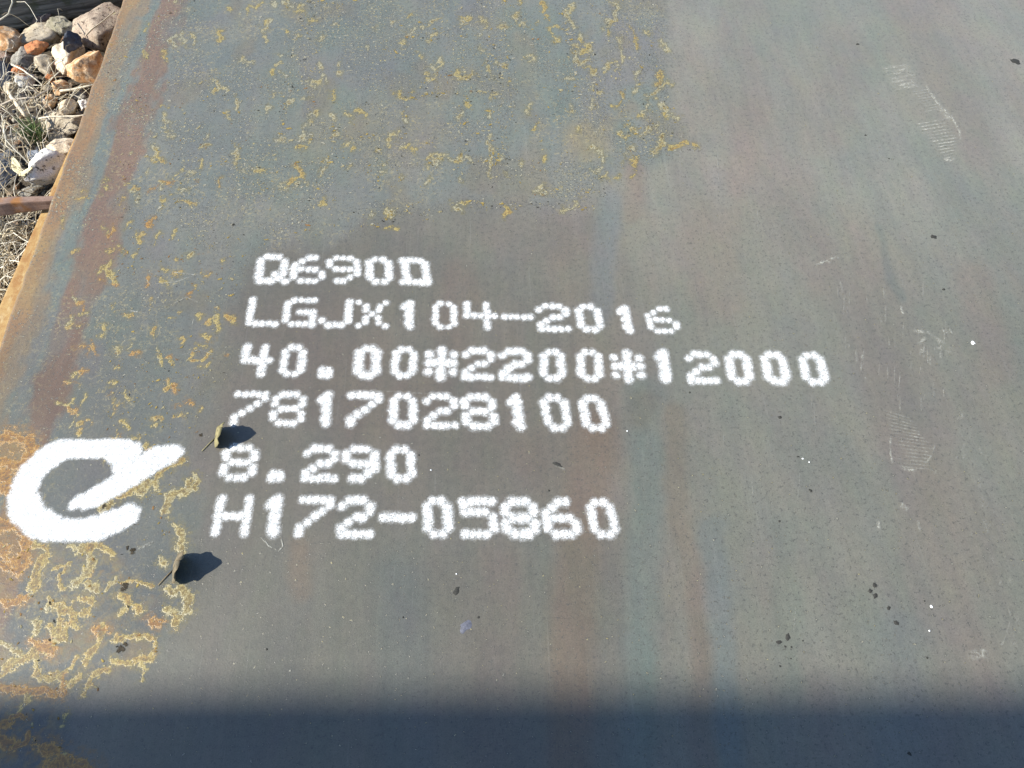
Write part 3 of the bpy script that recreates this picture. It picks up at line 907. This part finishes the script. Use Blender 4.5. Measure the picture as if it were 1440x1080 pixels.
# heel-and-sole print at top right
q1 = []
for k in range(7):
    t = k / 6
    q1.append(([(1238 + 18 * t, 97 + 30 * t), (1282 + 14 * t, 91 + 28 * t)], 6, .55))
for k in range(9):
    t = k / 8
    q1.append(([(1280 + 16 * t, 130 + 28 * t), (1312 + 20 * t, 125 + 27 * t)], 2.6, .35))
for k in range(13):
    t = k / 12
    q1.append(([(1284 + 44 * t, 176 + 48 * t), (1330 + 18 * min(1, 2 * t) - 14 * max(0, t - .5), 168 + 52 * t)], 2.8, .62))
q1.append(([(1297, 114), (1318, 145), (1340, 168), (1350, 185), (1350, 205)], 5, .75))
q1.append(([(1318, 148), (1330, 160), (1338, 170)], 14, .5))
q1.append(([(1326, 224), (1336, 226), (1344, 222)], 5, .7))
dust('dusty_shoe_print', q1)
q2 = []
for k in range(16):
    t = k / 15
    q2.append(([(1240 + 24 * t, 576 + 80 * t), (1284 + 32 * min(1, t * 1.8) - 20 * max(0, t - .6), 590 + 70 * t)], 2.6, .34))
q2 += [([(1252, 612), (1252, 640), (1256, 655)], 4, .5), ([(1264, 655), (1276, 661), (1290, 661)], 5, .7), ([(1315, 622), (1310, 640), (1300, 655)], 4, .35), ([(1234, 728), (1236, 748)], 6, .7),
       ([(1265, 708), (1278, 718)], 9, .4), ([(1306, 660), (1318, 665)], 7, .35), ([(1290, 730), (1294, 750)], 6, .3)]
dust('dusty_shoe_print', q2[:-4])
q3 = q2[-4:]
for k in range(12):
    u, w = random.uniform(1290, 1335), random.uniform(460, 505)
    q3.append(([(u, w), (u + random.uniform(-14, 14), w + random.uniform(-8, 14))], random.uniform(3, 7), .5))
for k in range(46):
    t = random.random()
    u, w = 1340 + 95 * t + random.gauss(0, 10), 570 + 330 * t ** 1.1 + random.gauss(0, 12)
    q3.append(([(u, w), (u + random.uniform(-8, 8), w + random.uniform(6, 18))], random.uniform(3, 6), random.uniform(.08, .25)))
for k in range(40):
    u, w = random.uniform(1180, 1330), random.uniform(380, 560)
    q3.append(([(u, w), (u + random.uniform(-3, 3), w + random.uniform(10, 30))], random.uniform(2, 4), random.uniform(.2, .4)))
q3 += [([(1266, 430), (1271, 445)], 5, .7), ([(1282, 465), (1305, 468), (1330, 485)], 6, .55), ([(1360, 922), (1390, 918)], 18, .45), ([(1180, 395), (1186, 410)], 4, .5)]
dust('dusty_scuff', q3)
q4 = [([(1146 + 3 * k, 376 - 1.2 * k + random.gauss(0, 2)), (1150 + 3 * k, 372 - 1.2 * k + random.gauss(0, 3))], 4, .8) for k in range(11)]
dust('dusty_scuff', q4)
q5 = [([(370, 757), (378, 768), (392, 775), (398, 768), (394, 752)], 2.5, .7), ([(366, 755), (374, 764)], 2, .6), ([(255, 500), (280, 492), (305, 500)], 2, .5), ([(215, 400), (250, 396), (280, 385)], 2, .5), ([(235, 382), (285, 388)], 2, .6),
      ([(180, 437), (208, 441)], 2, .6), ([(240, 430), (262, 418), (285, 428)], 1.6, .5), ([(215, 405), (205, 392)], 1.6, .4), ([(270, 465), (272, 448)], 1.6, .5), ([(330, 560), (420, 556)], 2, .35), ([(500, 548), (640, 556)], 2, .3),
      ([(205, 770), (215, 762), (190, 775)], 4, .6), ([(780, 655), (795, 660)], 3, .4)]
for k in range(30):
    u, w = random.uniform(950, 1180), random.uniform(20, 1000)
    q5.append(([(u, w), (u + random.gauss(0, 2), w + random.uniform(14, 60))], random.uniform(1.2, 2.4), random.uniform(.12, .3)))
dust('pale_scratch', q5)

def spot(name, u, w, size, mat, elong=1.3, ang=0., h=.0012, n=12, seed=0):
    """low ragged dome on the plate (mud spot, paint drop)"""
    rnd = random.Random(seed + int(u * 7 + w))
    c = P(u, w)
    V = [(c.x, c.y, h)]
    Fc = []
    ca, sa = math.cos(ang), math.sin(ang)
    off = [rnd.uniform(.7, 1.25) for _ in range(n)]
    for ring, (rr, hh) in enumerate(((.55, .8), (1.0, -.0003 / h))):
        for k in range(n):
            a = 2 * math.pi * k / n
            x, y = size * rr * off[k] * math.cos(a) * elong, size * rr * off[k] * math.sin(a)
            V.append((c.x + x * ca - y * sa, c.y + x * sa + y * ca, h * hh))
    for k in range(n):
        j = (k + 1) % n
        Fc.append((0, 1 + k, 1 + j))
        Fc.append((1 + k, 1 + n + k, 1 + n + j, 1 + j))
    return link(name, mesh(name, V, Fc), mat, plate, True)
M_MUD = mat_plain('dried_mud', (.032, .032, .028), .8, .3, 400)
M_OIL = mat_plain('bluish_oil_blot', (.105, .11, .135), .45, .3, 300)
for (u, w, s, e, a) in [(1428, 86, 8, 1.2, -.5), (1313, 333, 5, 1.3, -.4), (1327, 407, 2.6, 1, 0), (1217, 190, 2, 1, 0), (1278, 102, 2.2, 1.3, 0), (1230, 823, 4.5, 1.0, 1.2), (1224, 831, 4, 1.2, .5), (1231, 838, 4, 1.4, .9),
                        (1250, 855, 3.4, 1.2, 1.2), (1261, 876, 4, 1.5, -.8), (1108, 896, 4.5, 1.5, 1.2), (1104, 909, 2.4, 1, 0), (1096, 903, 3.2, 1.8, 0), (1113, 910, 1.8, 1, 0), (1129, 901, 1.5, 1, 0), (1112, 926, 1.5, 1, 0), (1097, 937, 2, 1, 0),
                        (1304, 925, 2.2, 1, 0), (1279, 1060, 3, 1.4, -.5), (1140, 690, 2.6, 1.4, -.8), (1097, 587, 3, 1.4, 0), (1122, 642, 1.8, 1.5, 0), (1096, 733, 2.4, 1, 0), (642, 831, 5, 1.6, .9), (673, 868, 2.4, 1, 0), (772, 690, 2.2, 1, 0),
                        (970, 552, 2, 1, 0), (784, 653, 4, 2.2, -.5), (375, 913, 2, 1, 0), (567, 868, 1.8, 1, 0), (1206, 62, 2.6, 1.5, 0), (1300, 845, 1.8, 1, 0), (589, 640, 1.8, 1, 0), (1250, 223, 1.6, 1, 0)]:
    spot('mud_spot', u, w, mpp(u, w) * s * .9, M_MUD, e, a, .0008)
spot('oil_blot', 655, 881, mpp(655, 881) * 7.5, M_OIL, 1.5, .9, .0009, 14)
for (u, w, s) in [(1368, 482, 3.4), (1310, 853, 2.2), (1307, 887, 1.2), (1129, 645, 1.4), (1138, 650, 1.1), (606, 661, 1.2), (882, 606, 1.2), (642, 807, 1.1)]:
    spot('paint_drop', u, w, mpp(u, w) * s, M_DROP, 1.1, 0, .0012)

# ------------------------------------------------------------------ curled leaves standing on the plate
def leaf(u, w, height, width, lean, twist, cols, label, stem=False):
    base = P(u, w)
    root = empty('dry_leaf', base)
    n, k = 12, 7
    V, C = [], []
    for i in range(n):
        t = i / (n - 1)
        half = width * .5 * (1 + .25 * mnoise.noise(Vector((t * 6, u, w))) + .22 * mnoise.noise(Vector((t * 15, w, u)))) * (math.sin(math.pi * min(1, (.16 + .84 * t) ** .8)) ** .75 + .02)
        for j in range(k):
            s = (j / (k - 1) - .5) * 2
            cur = twist * (t - .2)
            y = half * s * math.cos(cur) + lean[1] * height * t
            x = half * s * math.sin(cur) + lean[0] * height * t + .006 * s * s * (1 if t > .2 else .3) + mnoise.noise(Vector((t * 5, s * 3, u))) * .004
            V.append((x, y, max(.0008, height * t + mnoise.noise(Vector((t * 4, s * 2, w))) * .003)))
            f = .5 + .5 * mnoise.noise(Vector((t * 9, s * 7, u * .1)))
            c = np.array(cols[0]) * (1 - f) + np.array(cols[1]) * f
            C.append(c * (.5 if abs(s) < .1 else 1))
    Fc = [(i * k + j, (i + 1) * k + j, (i + 1) * k + j + 1, i * k + j + 1) for i in range(n - 1) for j in range(k - 1)]
    me = mesh('leaf_blade', V, Fc, C)
    bl = link('leaf_blade', me, M_STRAW, root, True)
    so = bl.modifiers.new('thickness', 'SOLIDIFY'); so.thickness = .0006
    pts = [Vector((0, 0, .001)), Vector((-.008, -.010, .0014)), Vector((-.017, -.022, .0012))]
    V, Fc = tube(pts, .0009, .0006, 5)
    link('leaf_stalk', mesh('leaf_stalk', V, Fc, [cols[1]] * len(V)), M_STRAW, root, True)
    tag(root, label, 'leaf')
    return root

def tube(pts, r0, r1, n=5, off=0):
    V, Fc = [], []
    L = len(pts)
    for i, p in enumerate(pts):
        t = (pts[min(i + 1, L - 1)] - pts[max(i - 1, 0)]).normalized()
        a = t.cross(Vector((0, 0, 1)))
        if a.length < 1e-4: a = Vector((1, 0, 0))
        a.normalize(); b = t.cross(a)
        r = r0 + (r1 - r0) * i / (L - 1)
        for k in range(n):
            an = 2 * math.pi * k / n
            V.append(tuple(p + a * (r * math.cos(an)) + b * (r * math.sin(an))))
    for i in range(L - 1):
        for k in range(n):
            j = (k + 1) % n
            Fc.append((off + i * n + k, off + i * n + j, off + (i + 1) * n + j, off + (i + 1) * n + k))
    Fc.append(tuple(off + k for k in range(n))[::-1])
    Fc.append(tuple(off + (L - 1) * n + k for k in range(n)))
    return V, Fc

leaf(302, 617, .036, .042, (.50, .05), .3, ((.14, .12, .06), (.28, .25, .13)), 'small curled brown leaf standing at the foot of the first 7')
leaf(243, 802, .039, .046, (.50, .05), .4, ((.08, .08, .065), (.22, .17, .10)), 'dark curled leaf standing on the rusty corner below the white emblem')

# ------------------------------------------------------------------ lower plate, spacer bar, sleeper
ZL = -.076
def box(name, size, mat, parent=None, bevel=.004, seg=2, noise=0.0, cuts=None):
    bm = bmesh.new()
    bmesh.ops.create_cube(bm, size=1.0)
    bmesh.ops.scale(bm, vec=size, verts=bm.verts)
    if cuts:
        for ax, n in enumerate(cuts):
            if n:
                for k in range(1, n):
                    co = Vector((0, 0, 0)); co[ax] = -size[ax] / 2 + size[ax] * k / n
                    no = Vector((0, 0, 0)); no[ax] = 1
                    bmesh.ops.bisect_plane(bm, geom=bm.verts[:] + bm.edges[:] + bm.faces[:], plane_co=co, plane_no=no)
    if bevel:
        es = [e for e in bm.edges if len(e.link_faces) == 2 and e.calc_face_angle(0) > .5]
        bmesh.ops.bevel(bm, geom=es, offset=bevel, segments=seg, affect='EDGES', profile=.6)
    if noise:
        for v in bm.verts:
            q = v.co * 22
            v.co += Vector((mnoise.noise(q), mnoise.noise(q + Vector((9, 0, 0))), mnoise.noise(q + Vector((0, 9, 0))))) * noise
    me = bpy.data.meshes.new(name)
    bm.to_mesh(me); bm.free()
    return link(name, me, mat, parent, False)

a, b = P(86, 232, ZL), P(0, 425, ZL)
dirv = (a - b).normalized()
ang = math.atan2(dirv.y, dirv.x) - math.pi / 2
lower = box('steel_plate', (2.2, 11.0, .040), M_LOWER, None, .006, 3)
mid = (a + b) * .5
nrm = Vector((dirv.y, -dirv.x, 0))
cen = mid + nrm * 1.1 + dirv * 2.2
lower.location = (cen.x, cen.y, ZL - .020)
lower.rotation_euler = (0, 0, ang)
tag(lower, 'yellow-rusted lower steel plate showing as a strip under the big plate', 'steel plate')

bar = box('spacer_bar', (.60, .022, .0345), M_BAR, None, .004, 2, .0025, (60, 3, 3))
p0, p1 = P(0, 283, -.042), P(78, 278, -.042)
for v_ in bar.data.vertices:                       # worn, slightly bent, thinner towards the end under the plate
    t_ = min(1, max(0, (v_.co.x - .06) / .14))
    v_.co.y = v_.co.y * (1 - .35 * t_) + .05 * (v_.co.x - .2) ** 2 + .002 * mnoise.noise(Vector((v_.co.x * 30, 3, 0)))
    if v_.co.z < 0: v_.co.z += .010 * t_ + .003 * mnoise.noise(Vector((v_.co.x * 25, 7, v_.co.y * 40)))
bd = (p1 - p0).normalized()
pm = p1 + bd * .10
cb = pm - bd * .30
bar.location = (cb.x, cb.y, -.0585)
bar.rotation_euler = (0, 0, math.atan2(bd.y, bd.x))
tag(bar, 'rust-brown spacer bar poking out from between the two plates', 'bar')

s0, s1 = P(0, 41, -.17), P(170, 10, -.17)
sd_ = (s1 - s0).normalized()
sn = Vector((-sd_.y, sd_.x, 0))
slp = box('timber_sleeper', (2.4, .22, .17), M_WOOD, None, .008, 2, .004, (70, 6, 6))
sc = (s0 + s1) * .5 + sn * .11
slp.location = (sc.x, sc.y, -.095)
slp.rotation_euler = (0, 0, math.atan2(sd_.y, sd_.x))
tag(slp, 'dark weathered timber sleeper shading the rubble beyond the stones', 'sleeper')

# ------------------------------------------------------------------ stones
ORANGE = ((.50, .27, .12), (.66, .50, .33), (.36, .18, .085))
CREAMS = ((.66, .55, .40), (.74, .66, .52), (.52, .40, .27))
TAN = ((.40, .34, .25), (.50, .44, .34), (.24, .20, .15))
GREY = ((.26, .25, .22), (.36, .34, .30), (.15, .145, .13))
SLATE = ((.055, .065, .085), (.085, .095, .115), (.040, .045, .055))
PINK = ((.46, .32, .25), (.56, .42, .34), (.32, .20, .15))
WHITE = ((.76, .74, .68), (.82, .80, .76), (.60, .57, .50))
BRICK = ((.46, .18, .08), (.54, .26, .12), (.30, .11, .055))
OLIVE = ((.27, .25, .18), (.35, .32, .25), (.15, .15, .09))
BROWN = ((.20, .14, .11), (.27, .20, .165), (.11, .08, .065))
SM = {}
def smat(key, tri, sp=0., spots=(.05, .05, .05), scale=1.0):
    if key not in SM: SM[key] = mat_stone('stone_' + key, *tri, spots, sp, scale)
    return SM[key]

def stone(u, v, w_px, h_px, zc, tri, key, label, seed, flat=.75, ang=0., sp=0., spots=(.05, .05, .05), cuts=15, part=None, group='loose stones in the rubble beside the plate'):
    rnd = random.Random(seed)
    m = mpp(u, v, zc)
    sx, sy_ = w_px * m * .5, h_px * m * .5 * 1.15
    sz = min(sx, sy_) * flat * 1.1
    bm = bmesh.new()
    bmesh.ops.create_icosphere(bm, subdivisions=4, radius=1.0)
    planes = []
    for k in range(cuts):
        d = Vector((rnd.gauss(0, 1), rnd.gauss(0, 1), rnd.gauss(0, 1))).normalized()
        planes.append((d, rnd.uniform(.46, .80)))
    off = Vector((seed * 3.1, seed * 1.7, 0))
    for vv in bm.verts:
        p = vv.co.copy()
        for d, h in planes:
            e = p.dot(d) - h
            if e > 0: p -= d * (e * .94)
        p += p.normalized() * (mnoise.fractal(p * 2.2 + off, .9, 2.0, 5) * .12 + mnoise.noise(p * 11 + off) * .03)
        vv.co = Vector((p.x * sx, p.y * sy_, p.z * sz)) * 1.42
    me = bpy.data.meshes.new('stone')
    bm.to_mesh(me); bm.free()
    o = link('stone', me, smat(key, tri, sp, spots), None, True)
    o.location = P(u, v, zc)
    o.rotation_euler = (rnd.uniform(-.2, .2), rnd.uniform(-.2, .2), ang)
    tag(o, label, 'stone', group)
    return o

ST = [
 (14, 55, 38, 30, -.125, ORANGE, 'orange', 'orange and cream stone just below the sleeper at the far left', .8, .2, .0),
 (52, 48, 44, 42, -.150, TAN, 'tan', 'flat beige-grey stone between the two orange stones under the sleeper', .5, .3, .2),
 (52, 66, 22, 19, -.112, BRICK, 'brick', 'small orange-red brick chip lying on the beige-grey stone', .8, .1, .0),
 (38, 86, 40, 30, -.150, GREY, 'grey', 'grey speckled stone below the small orange-red chip', .8, .5, .2),
 (63, 92, 24, 24, -.120, TAN, 'wedge', 'small grey wedge-shaped stone with an orange tip left of the cream boulder', .7, .9, .0),
 (82, 98, 28, 22, -.145, PINK, 'pink', 'pinkish flat stone tucked under the left side of the cream boulder', .6, .2, .0),
 (70, 109, 12, 11, -.135, BRICK, 'brick', 'tiny pink-red pebble below the pinkish flat stone', .9, .2, .0),
 (92, 74, 34, 52, -.112, CREAMS, 'cream', 'pale cream upright boulder in the middle of the rubble', .8, .15, .0),
 (102, 58, 24, 22, -.080, SLATE, 'slate', 'dark slate stone resting on top of the cream boulder', .8, .6, .0),
 (124, 98, 50, 40, -.105, ORANGE, 'ochre', 'big orange-tan rock against the plate edge', .8, .1, .0),
 (138, 40, 62, 52, -.130, ((.34, .27, .21), (.42, .35, .27), (.24, .17, .13)), 'pitted', 'brown-grey pitted block between the sleeper and the plate edge', .8, .25, .3),
 (88, 40, 30, 24, -.140, OLIVE, 'olive', 'mossy olive stone behind the dark slate stone', .8, .3, .2),
 (3, 102, 36, 40, -.140, SLATE, 'slate', 'dark blue slate stone at the left edge of the picture, upper one', .6, .4, .0),
 (36, 113, 24, 18, -.138, WHITE, 'white', 'small white-grey stone below the grey speckled stone', .8, .2, .2),
 (8, 78, 22, 20, -.150, BROWN, 'brown', 'brown stone in the shade below the orange and cream stone', .8, .2, .0),
 (86, 176, 62, 44, -.150, TAN, 'slab', 'broad flat pale slab beside the green grass tuft', .35, .1, .3),
 (88, 210, 36, 28, -.118, CREAMS, 'cream', 'knobbly cream stone touching the plate edge above the black-blotched white stone', .8, .3, .15),
 (66, 240, 46, 50, -.120, WHITE, 'blotched', 'bright white stone with black blotches just above the spacer bar', .8, -.5, .25),
 (6, 236, 34, 62, -.135, SLATE, 'slate', 'dark purple-grey slate stone at the left edge above the spacer bar', .6, .1, .0),
 (97, 149, 22, 17, -.120, CREAMS, 'cream', 'rounded cream pebble above the broad pale slab', .9, .3, .1),
 (117, 147, 12, 12, -.118, WHITE, 'white', 'tiny white pebble next to the plate edge', .9, .2, .0),
 (84, 126, 20, 20, -.135, ORANGE, 'orange', 'small tan-orange chip under the big orange-tan rock', .8, .2, .0),
 (112, 133, 26, 18, -.145, GREY, 'grey', 'grey stone half hidden between the big orange-tan rock and the plate edge', .8, .2, .2),
 (4, 163, 18, 20, -.135, BROWN, 'brown', 'round dark brown pebble at the left edge beside the dead stems', .9, .2, .0),
 (50, 218, 20, 15, -.135, SLATE, 'bluegrey', 'small blue-grey stone below the green grass tuft', .8, .2, .0),
 (60, 30, 26, 14, -.165, BROWN, 'brown', 'dark brown stone in the sleeper shadow', .8, .2, .0),
 (30, 140, 20, 16, -.150, GREY, 'grey', 'small grey stone under the dead stems', .8, .2, .2),
 (14, 125, 18, 14, -.145, TAN, 'tan', 'small beige stone just below the upper dark blue slate stone', .8, .2, .1),
 (110, 168, 18, 14, -.128, TAN, 'tan', 'small beige stone on the pale slab at the plate edge', .8, .2, .1),
 (26, 100, 16, 13, -.118, BRICK, 'brick', 'small red-orange brick chip below the grey speckled stone, left of the thin curved stem', .8, .4, .0),
 (72, 142, 17, 13, -.128, ORANGE, 'orange', 'small orange chip on the ground left of the rounded cream pebble', .8, .7, .0),
 (44, 268, 26, 14, -.150, GREY, 'grey', 'flat grey stone at the foot of the blotched white stone', .6, .2, .2),
]
SM['bluegrey'] = mat_stone('stone_bluegrey', (.22, .25, .30), (.32, .35, .40), (.14, .16, .19))
SM['brown'] = mat_stone('stone_brown', *BROWN)
for i, (u, v, w, h, z, tri, key, lab, flat, ang_, sp_) in enumerate(ST):
    stone(u, v, w, h, z, tri, key, lab, 20 + i, flat, ang_, sp_, (.03, .032, .036) if key == 'blotched' else (.07, .05, .04))

# ------------------------------------------------------------------ gravel, straw, stems, grass, pods
def ico_small():
    bm = bmesh.new(); bmesh.ops.create_icosphere(bm, subdivisions=1, radius=1)
    v = np.array([x.co[:] for x in bm.verts]); f = [tuple(q.index for q in p.verts) for p in bm.faces]
    bm.free(); return v, f
IV, IF = ico_small()
def gravel():
    V, Fc, C = [], [], []
    pal = [(.30, .27, .22), (.42, .38, .31), (.20, .18, .15), (.50, .46, .40), (.30, .19, .12), (.10, .11, .13), (.48, .36, .26), (.16, .14, .12)]
    for k in range(3000):
        x, y = random.uniform(EDGE - .45, EDGE + .05), random.uniform(.35, 1.95)
        r = min(.017, random.lognormvariate(-5.25, .5))
        q = IV * (r * np.array([random.uniform(.7, 1.3), random.uniform(.7, 1.3), random.uniform(.5, .9)])) * rng.uniform(.75, 1.2, (len(IV), 1))
        a = random.uniform(0, 6.28)
        q = q @ np.array([[math.cos(a), -math.sin(a), 0], [math.sin(a), math.cos(a), 0], [0, 0, 1]])
        z = ZG + (float(fbm(np.array([x * 9]), np.array([y * 9]), 3)[0]) - .5) * .05 + r * .3 + random.uniform(0, .012)
        b = len(V)
        V += (q + np.array([x, y, z])).tolist()
        c = np.array(random.choice(pal)) * random.uniform(.4, 1.0)
        C += [c] * len(IV)
        Fc += [tuple(b + i for i in f) for f in IF]
    o = link('gravel', mesh('gravel', V, Fc, C), M_GRAVEL, None)
    tag(o, 'small mixed gravel and brick grit covering the ground beside the plate', 'gravel', kind='stuff')
gravel()

def stalks(name, specs, pal, label, cat):
    V, Fc, C = [], [], []
    for pts, r in specs:
        v, f = tube(pts, r, r * .5, 4, len(V))
        V += v; Fc += f
        C += [np.array(random.choice(pal)) * random.uniform(.75, 1.15)] * len(v)
    o = link(name, mesh(name, V, Fc, C), M_STRAW, None, True)
    tag(o, label, cat, kind='stuff')
    return o
def strand(u, v, z, L, ang, r, dz=.03):
    p = P(u, v, z)
    pts = []
    a = ang
    for k in range(6):
        pts.append(p.copy())
        a += random.gauss(0, .22)
        p = p + Vector((math.cos(a), math.sin(a), 0)) * (L / 5)
        p.z = max(ZG, z + math.sin(k / 5 * 3.1) * dz + random.gauss(0, .004))
    return pts, r
PAL_S = [(.68, .62, .47), (.74, .70, .58), (.58, .50, .35), (.66, .60, .46), (.46, .38, .25), (.70, .66, .55), (.36, .29, .19)]
sp1 = []
for k in range(520):
    v = random.uniform(298, 470)
    lim = 64 - (v - 300) * .45
    sp1.append(strand(random.uniform(-70, lim - 4), v, random.uniform(-.165, -.105), random.uniform(.05, .16), random.uniform(0, 6.28), random.uniform(.0007, .0017)))
for k in range(110):
    sp1.append(strand(random.uniform(-20, 62), random.uniform(150, 270), random.uniform(-.16, -.10), random.uniform(.04, .12), random.gauss(2.2, 1.0), random.uniform(.0006, .0014)))
for k in range(60):
    sp1.append(strand(random.uniform(-10, 100), random.uniform(105, 165), random.uniform(-.15, -.095), random.uniform(.05, .13), random.gauss(.3, .7), random.uniform(.0006, .0013)))
for k in range(8):
    sp1.append(strand(random.uniform(-10, 120), random.uniform(30, 100), random.uniform(-.11, -.08), random.uniform(.03, .09), random.uniform(0, 6.28), random.uniform(.0005, .0009)))
stalks('dry_straw', sp1, PAL_S, 'tangled bleached straw lying over the ground beside the plates', 'straw')
sp2 = []
for k in range(90):
    a = random.uniform(0, 6.28)
    p = P(52 + random.gauss(0, 7), 195 + random.gauss(0, 5), -.15)
    d = Vector((math.cos(a), math.sin(a), 0)) * random.uniform(.01, .035)
    sp2.append(([p, p + d * .5 + Vector((0, 0, random.uniform(.02, .04))), p + d + Vector((0, 0, random.uniform(.03, .055)))], random.uniform(.0005, .0010)))
tuft = stalks('grass_tuft', sp2, [(.09, .16, .05), (.13, .20, .07), (.20, .24, .10), (.06, .11, .04)], 'small green grass tuft beside the broad pale slab', 'grass')
del tuft['kind']

def stem(pts, r0, r1, col, label):
    path = [P(u, v, z) for u, v, z in pts]
    fine = []
    for a, b in zip(path[:-1], path[1:]):
        for k in range(4):
            q = a.lerp(b, k / 4)
            q += Vector((mnoise.noise(q * 40), mnoise.noise(q * 40 + Vector((5, 0, 0))), 0)) * .003
            fine.append(q)
    fine.append(path[-1])
    V, Fc = tube(fine, r0, r1, 7)
    o = link('dead_stem', mesh('dead_stem', V, Fc, [np.array(col) * random.uniform(.85, 1.1) for _ in V]), M_STRAW, None, True)
    tag(o, label, 'stem', 'dead plant stems in the rubble')
stem([(12, 130, -.115), (24, 147, -.10), (34, 160, -.10), (44, 172, -.12)], .0050, .0036, (.62, .54, .40), 'thickest pale dead stem slanting down to the green grass tuft')
stem([(-8, 152, -.11), (18, 140, -.10), (50, 137, -.095), (72, 124, -.10)], .0030, .0018, (.46, .40, .32), 'grey dead stem crossing the top of the thickest stem')
stem([(16, 91, -.10), (34, 99, -.085), (50, 112, -.085), (60, 122, -.10)], .0022, .0014, (.68, .62, .48), 'thin pale curved stem below the grey speckled stone')
stem([(55, 166, -.105), (78, 164, -.095), (110, 163, -.085), (122, 162, -.085)], .0020, .0014, (.60, .54, .42), 'straight pale stem lying across the broad pale slab')
stem([(84, 128, -.09), (104, 126, -.085), (132, 119, -.075)], .0030, .0020, (.58, .52, .40), 'pale stem leading to the plate edge under the big orange-tan rock')
stem([(7, 170, -.10), (6, 188, -.095), (9, 205, -.10), (18, 212, -.11), (30, 217, -.12)], .0022, .0014, (.64, .58, .44), 'pale bent stem hanging at the left beside the dark slate')
stem([(120, 50, -.06), (138, 34, -.06), (162, 16, -.06)], .0018, .0012, (.58, .50, .36), 'thin tan stem lying over the pitted block')
stem([(-4, 30, -.03), (12, 20, -.02), (18, 4, -.01), (17, -10, -.01)], .0020, .0014, (.50, .46, .36), 'looped pale stem hanging in front of the sleeper')

def pod(pts, wd, label):
    path = [P(u, v, z) for u, v, z in pts]
    n = 9
    fine = [path[0].lerp(path[1], k / n * 2) if k / n < .5 else path[1].lerp(path[2], k / n * 2 - 1) for k in range(n + 1)]
    V, Fc, C = [], [], []
    for i, p in enumerate(fine):
        t = (fine[min(i + 1, n)] - fine[max(i - 1, 0)]).normalized()
        s = t.cross(Vector((0, 0, 1))).normalized()
        ww = wd * math.sin(math.pi * (.08 + .86 * i / n)) ** .7
        for k in range(5):
            q = (k / 4 - .5) * 2
            V.append(tuple(p + s * (ww * q) + Vector((0, 0, .35 * ww * q * q))))
            C.append(np.array((.60, .55, .36)) * (1.15 if abs(q) > .8 else .9))
    Fc = [(i * 5 + k, (i + 1) * 5 + k, (i + 1) * 5 + k + 1, i * 5 + k + 1) for i in range(n) for k in range(4)]
    o = link('seed_pod', mesh('seed_pod', V, Fc, C), M_STRAW, None, True)
    so = o.modifiers.new('thickness', 'SOLIDIFY'); so.thickness = .0008
    tag(o, label, 'seed pod', 'dry seed pods')
pod([(18, 226, -.10), (22, 238, -.105), (36, 249, -.10)], .0065, 'dry yellow seed pod lying nearest the left slate stone')
pod([(27, 247, -.095), (36, 243, -.09), (46, 236, -.085)], .0060, 'dry yellow seed pod lying crosswise beside the blotched white stone')
pod([(18, 222, -.09), (22, 229, -.088), (29, 236, -.09)], .0055, 'short pale seed pod above the other two pods')

# ------------------------------------------------------------------ unseen gantry, added to cast the shade on the near end of the plate
M_GIRDER = mat_plain('painted_girder_steel', (.30, .22, .06), .6, .15, 20)
ys_edge = P(720, 966).y
gz = 5.0
kx, ky = SUN.x / SUN.z, SUN.y / SUN.z
ea, eb = P(60, 967), P(1400, 967)
gang = math.atan2(eb.y - ea.y, eb.x - ea.x)
em = (ea + eb) * .5
gan = empty('shade_gantry', (em.x + gz * kx, em.y + gz * ky, ZG), gang)
tag(gan, 'unseen high gantry added out of view so that its girder shades the near end of the plate', 'gantry')
g = box('girder', (18, .70, .50), M_GIRDER, gan, .01, 1)
# the girder edge whose shadow falls farthest from the camera lies on the measured line
kyl = -math.sin(gang) * kx + math.cos(gang) * ky
g.location = (0, -.35 - .25 * abs(kyl), gz - ZG)
for sx in (-8.6, 8.6):
    pz = gz - .25 - ZG - .002
    q = box('post', (.3, .4, pz), M_GIRDER, gan, .01, 1)
    q.location = (sx, g.location.y, pz / 2)
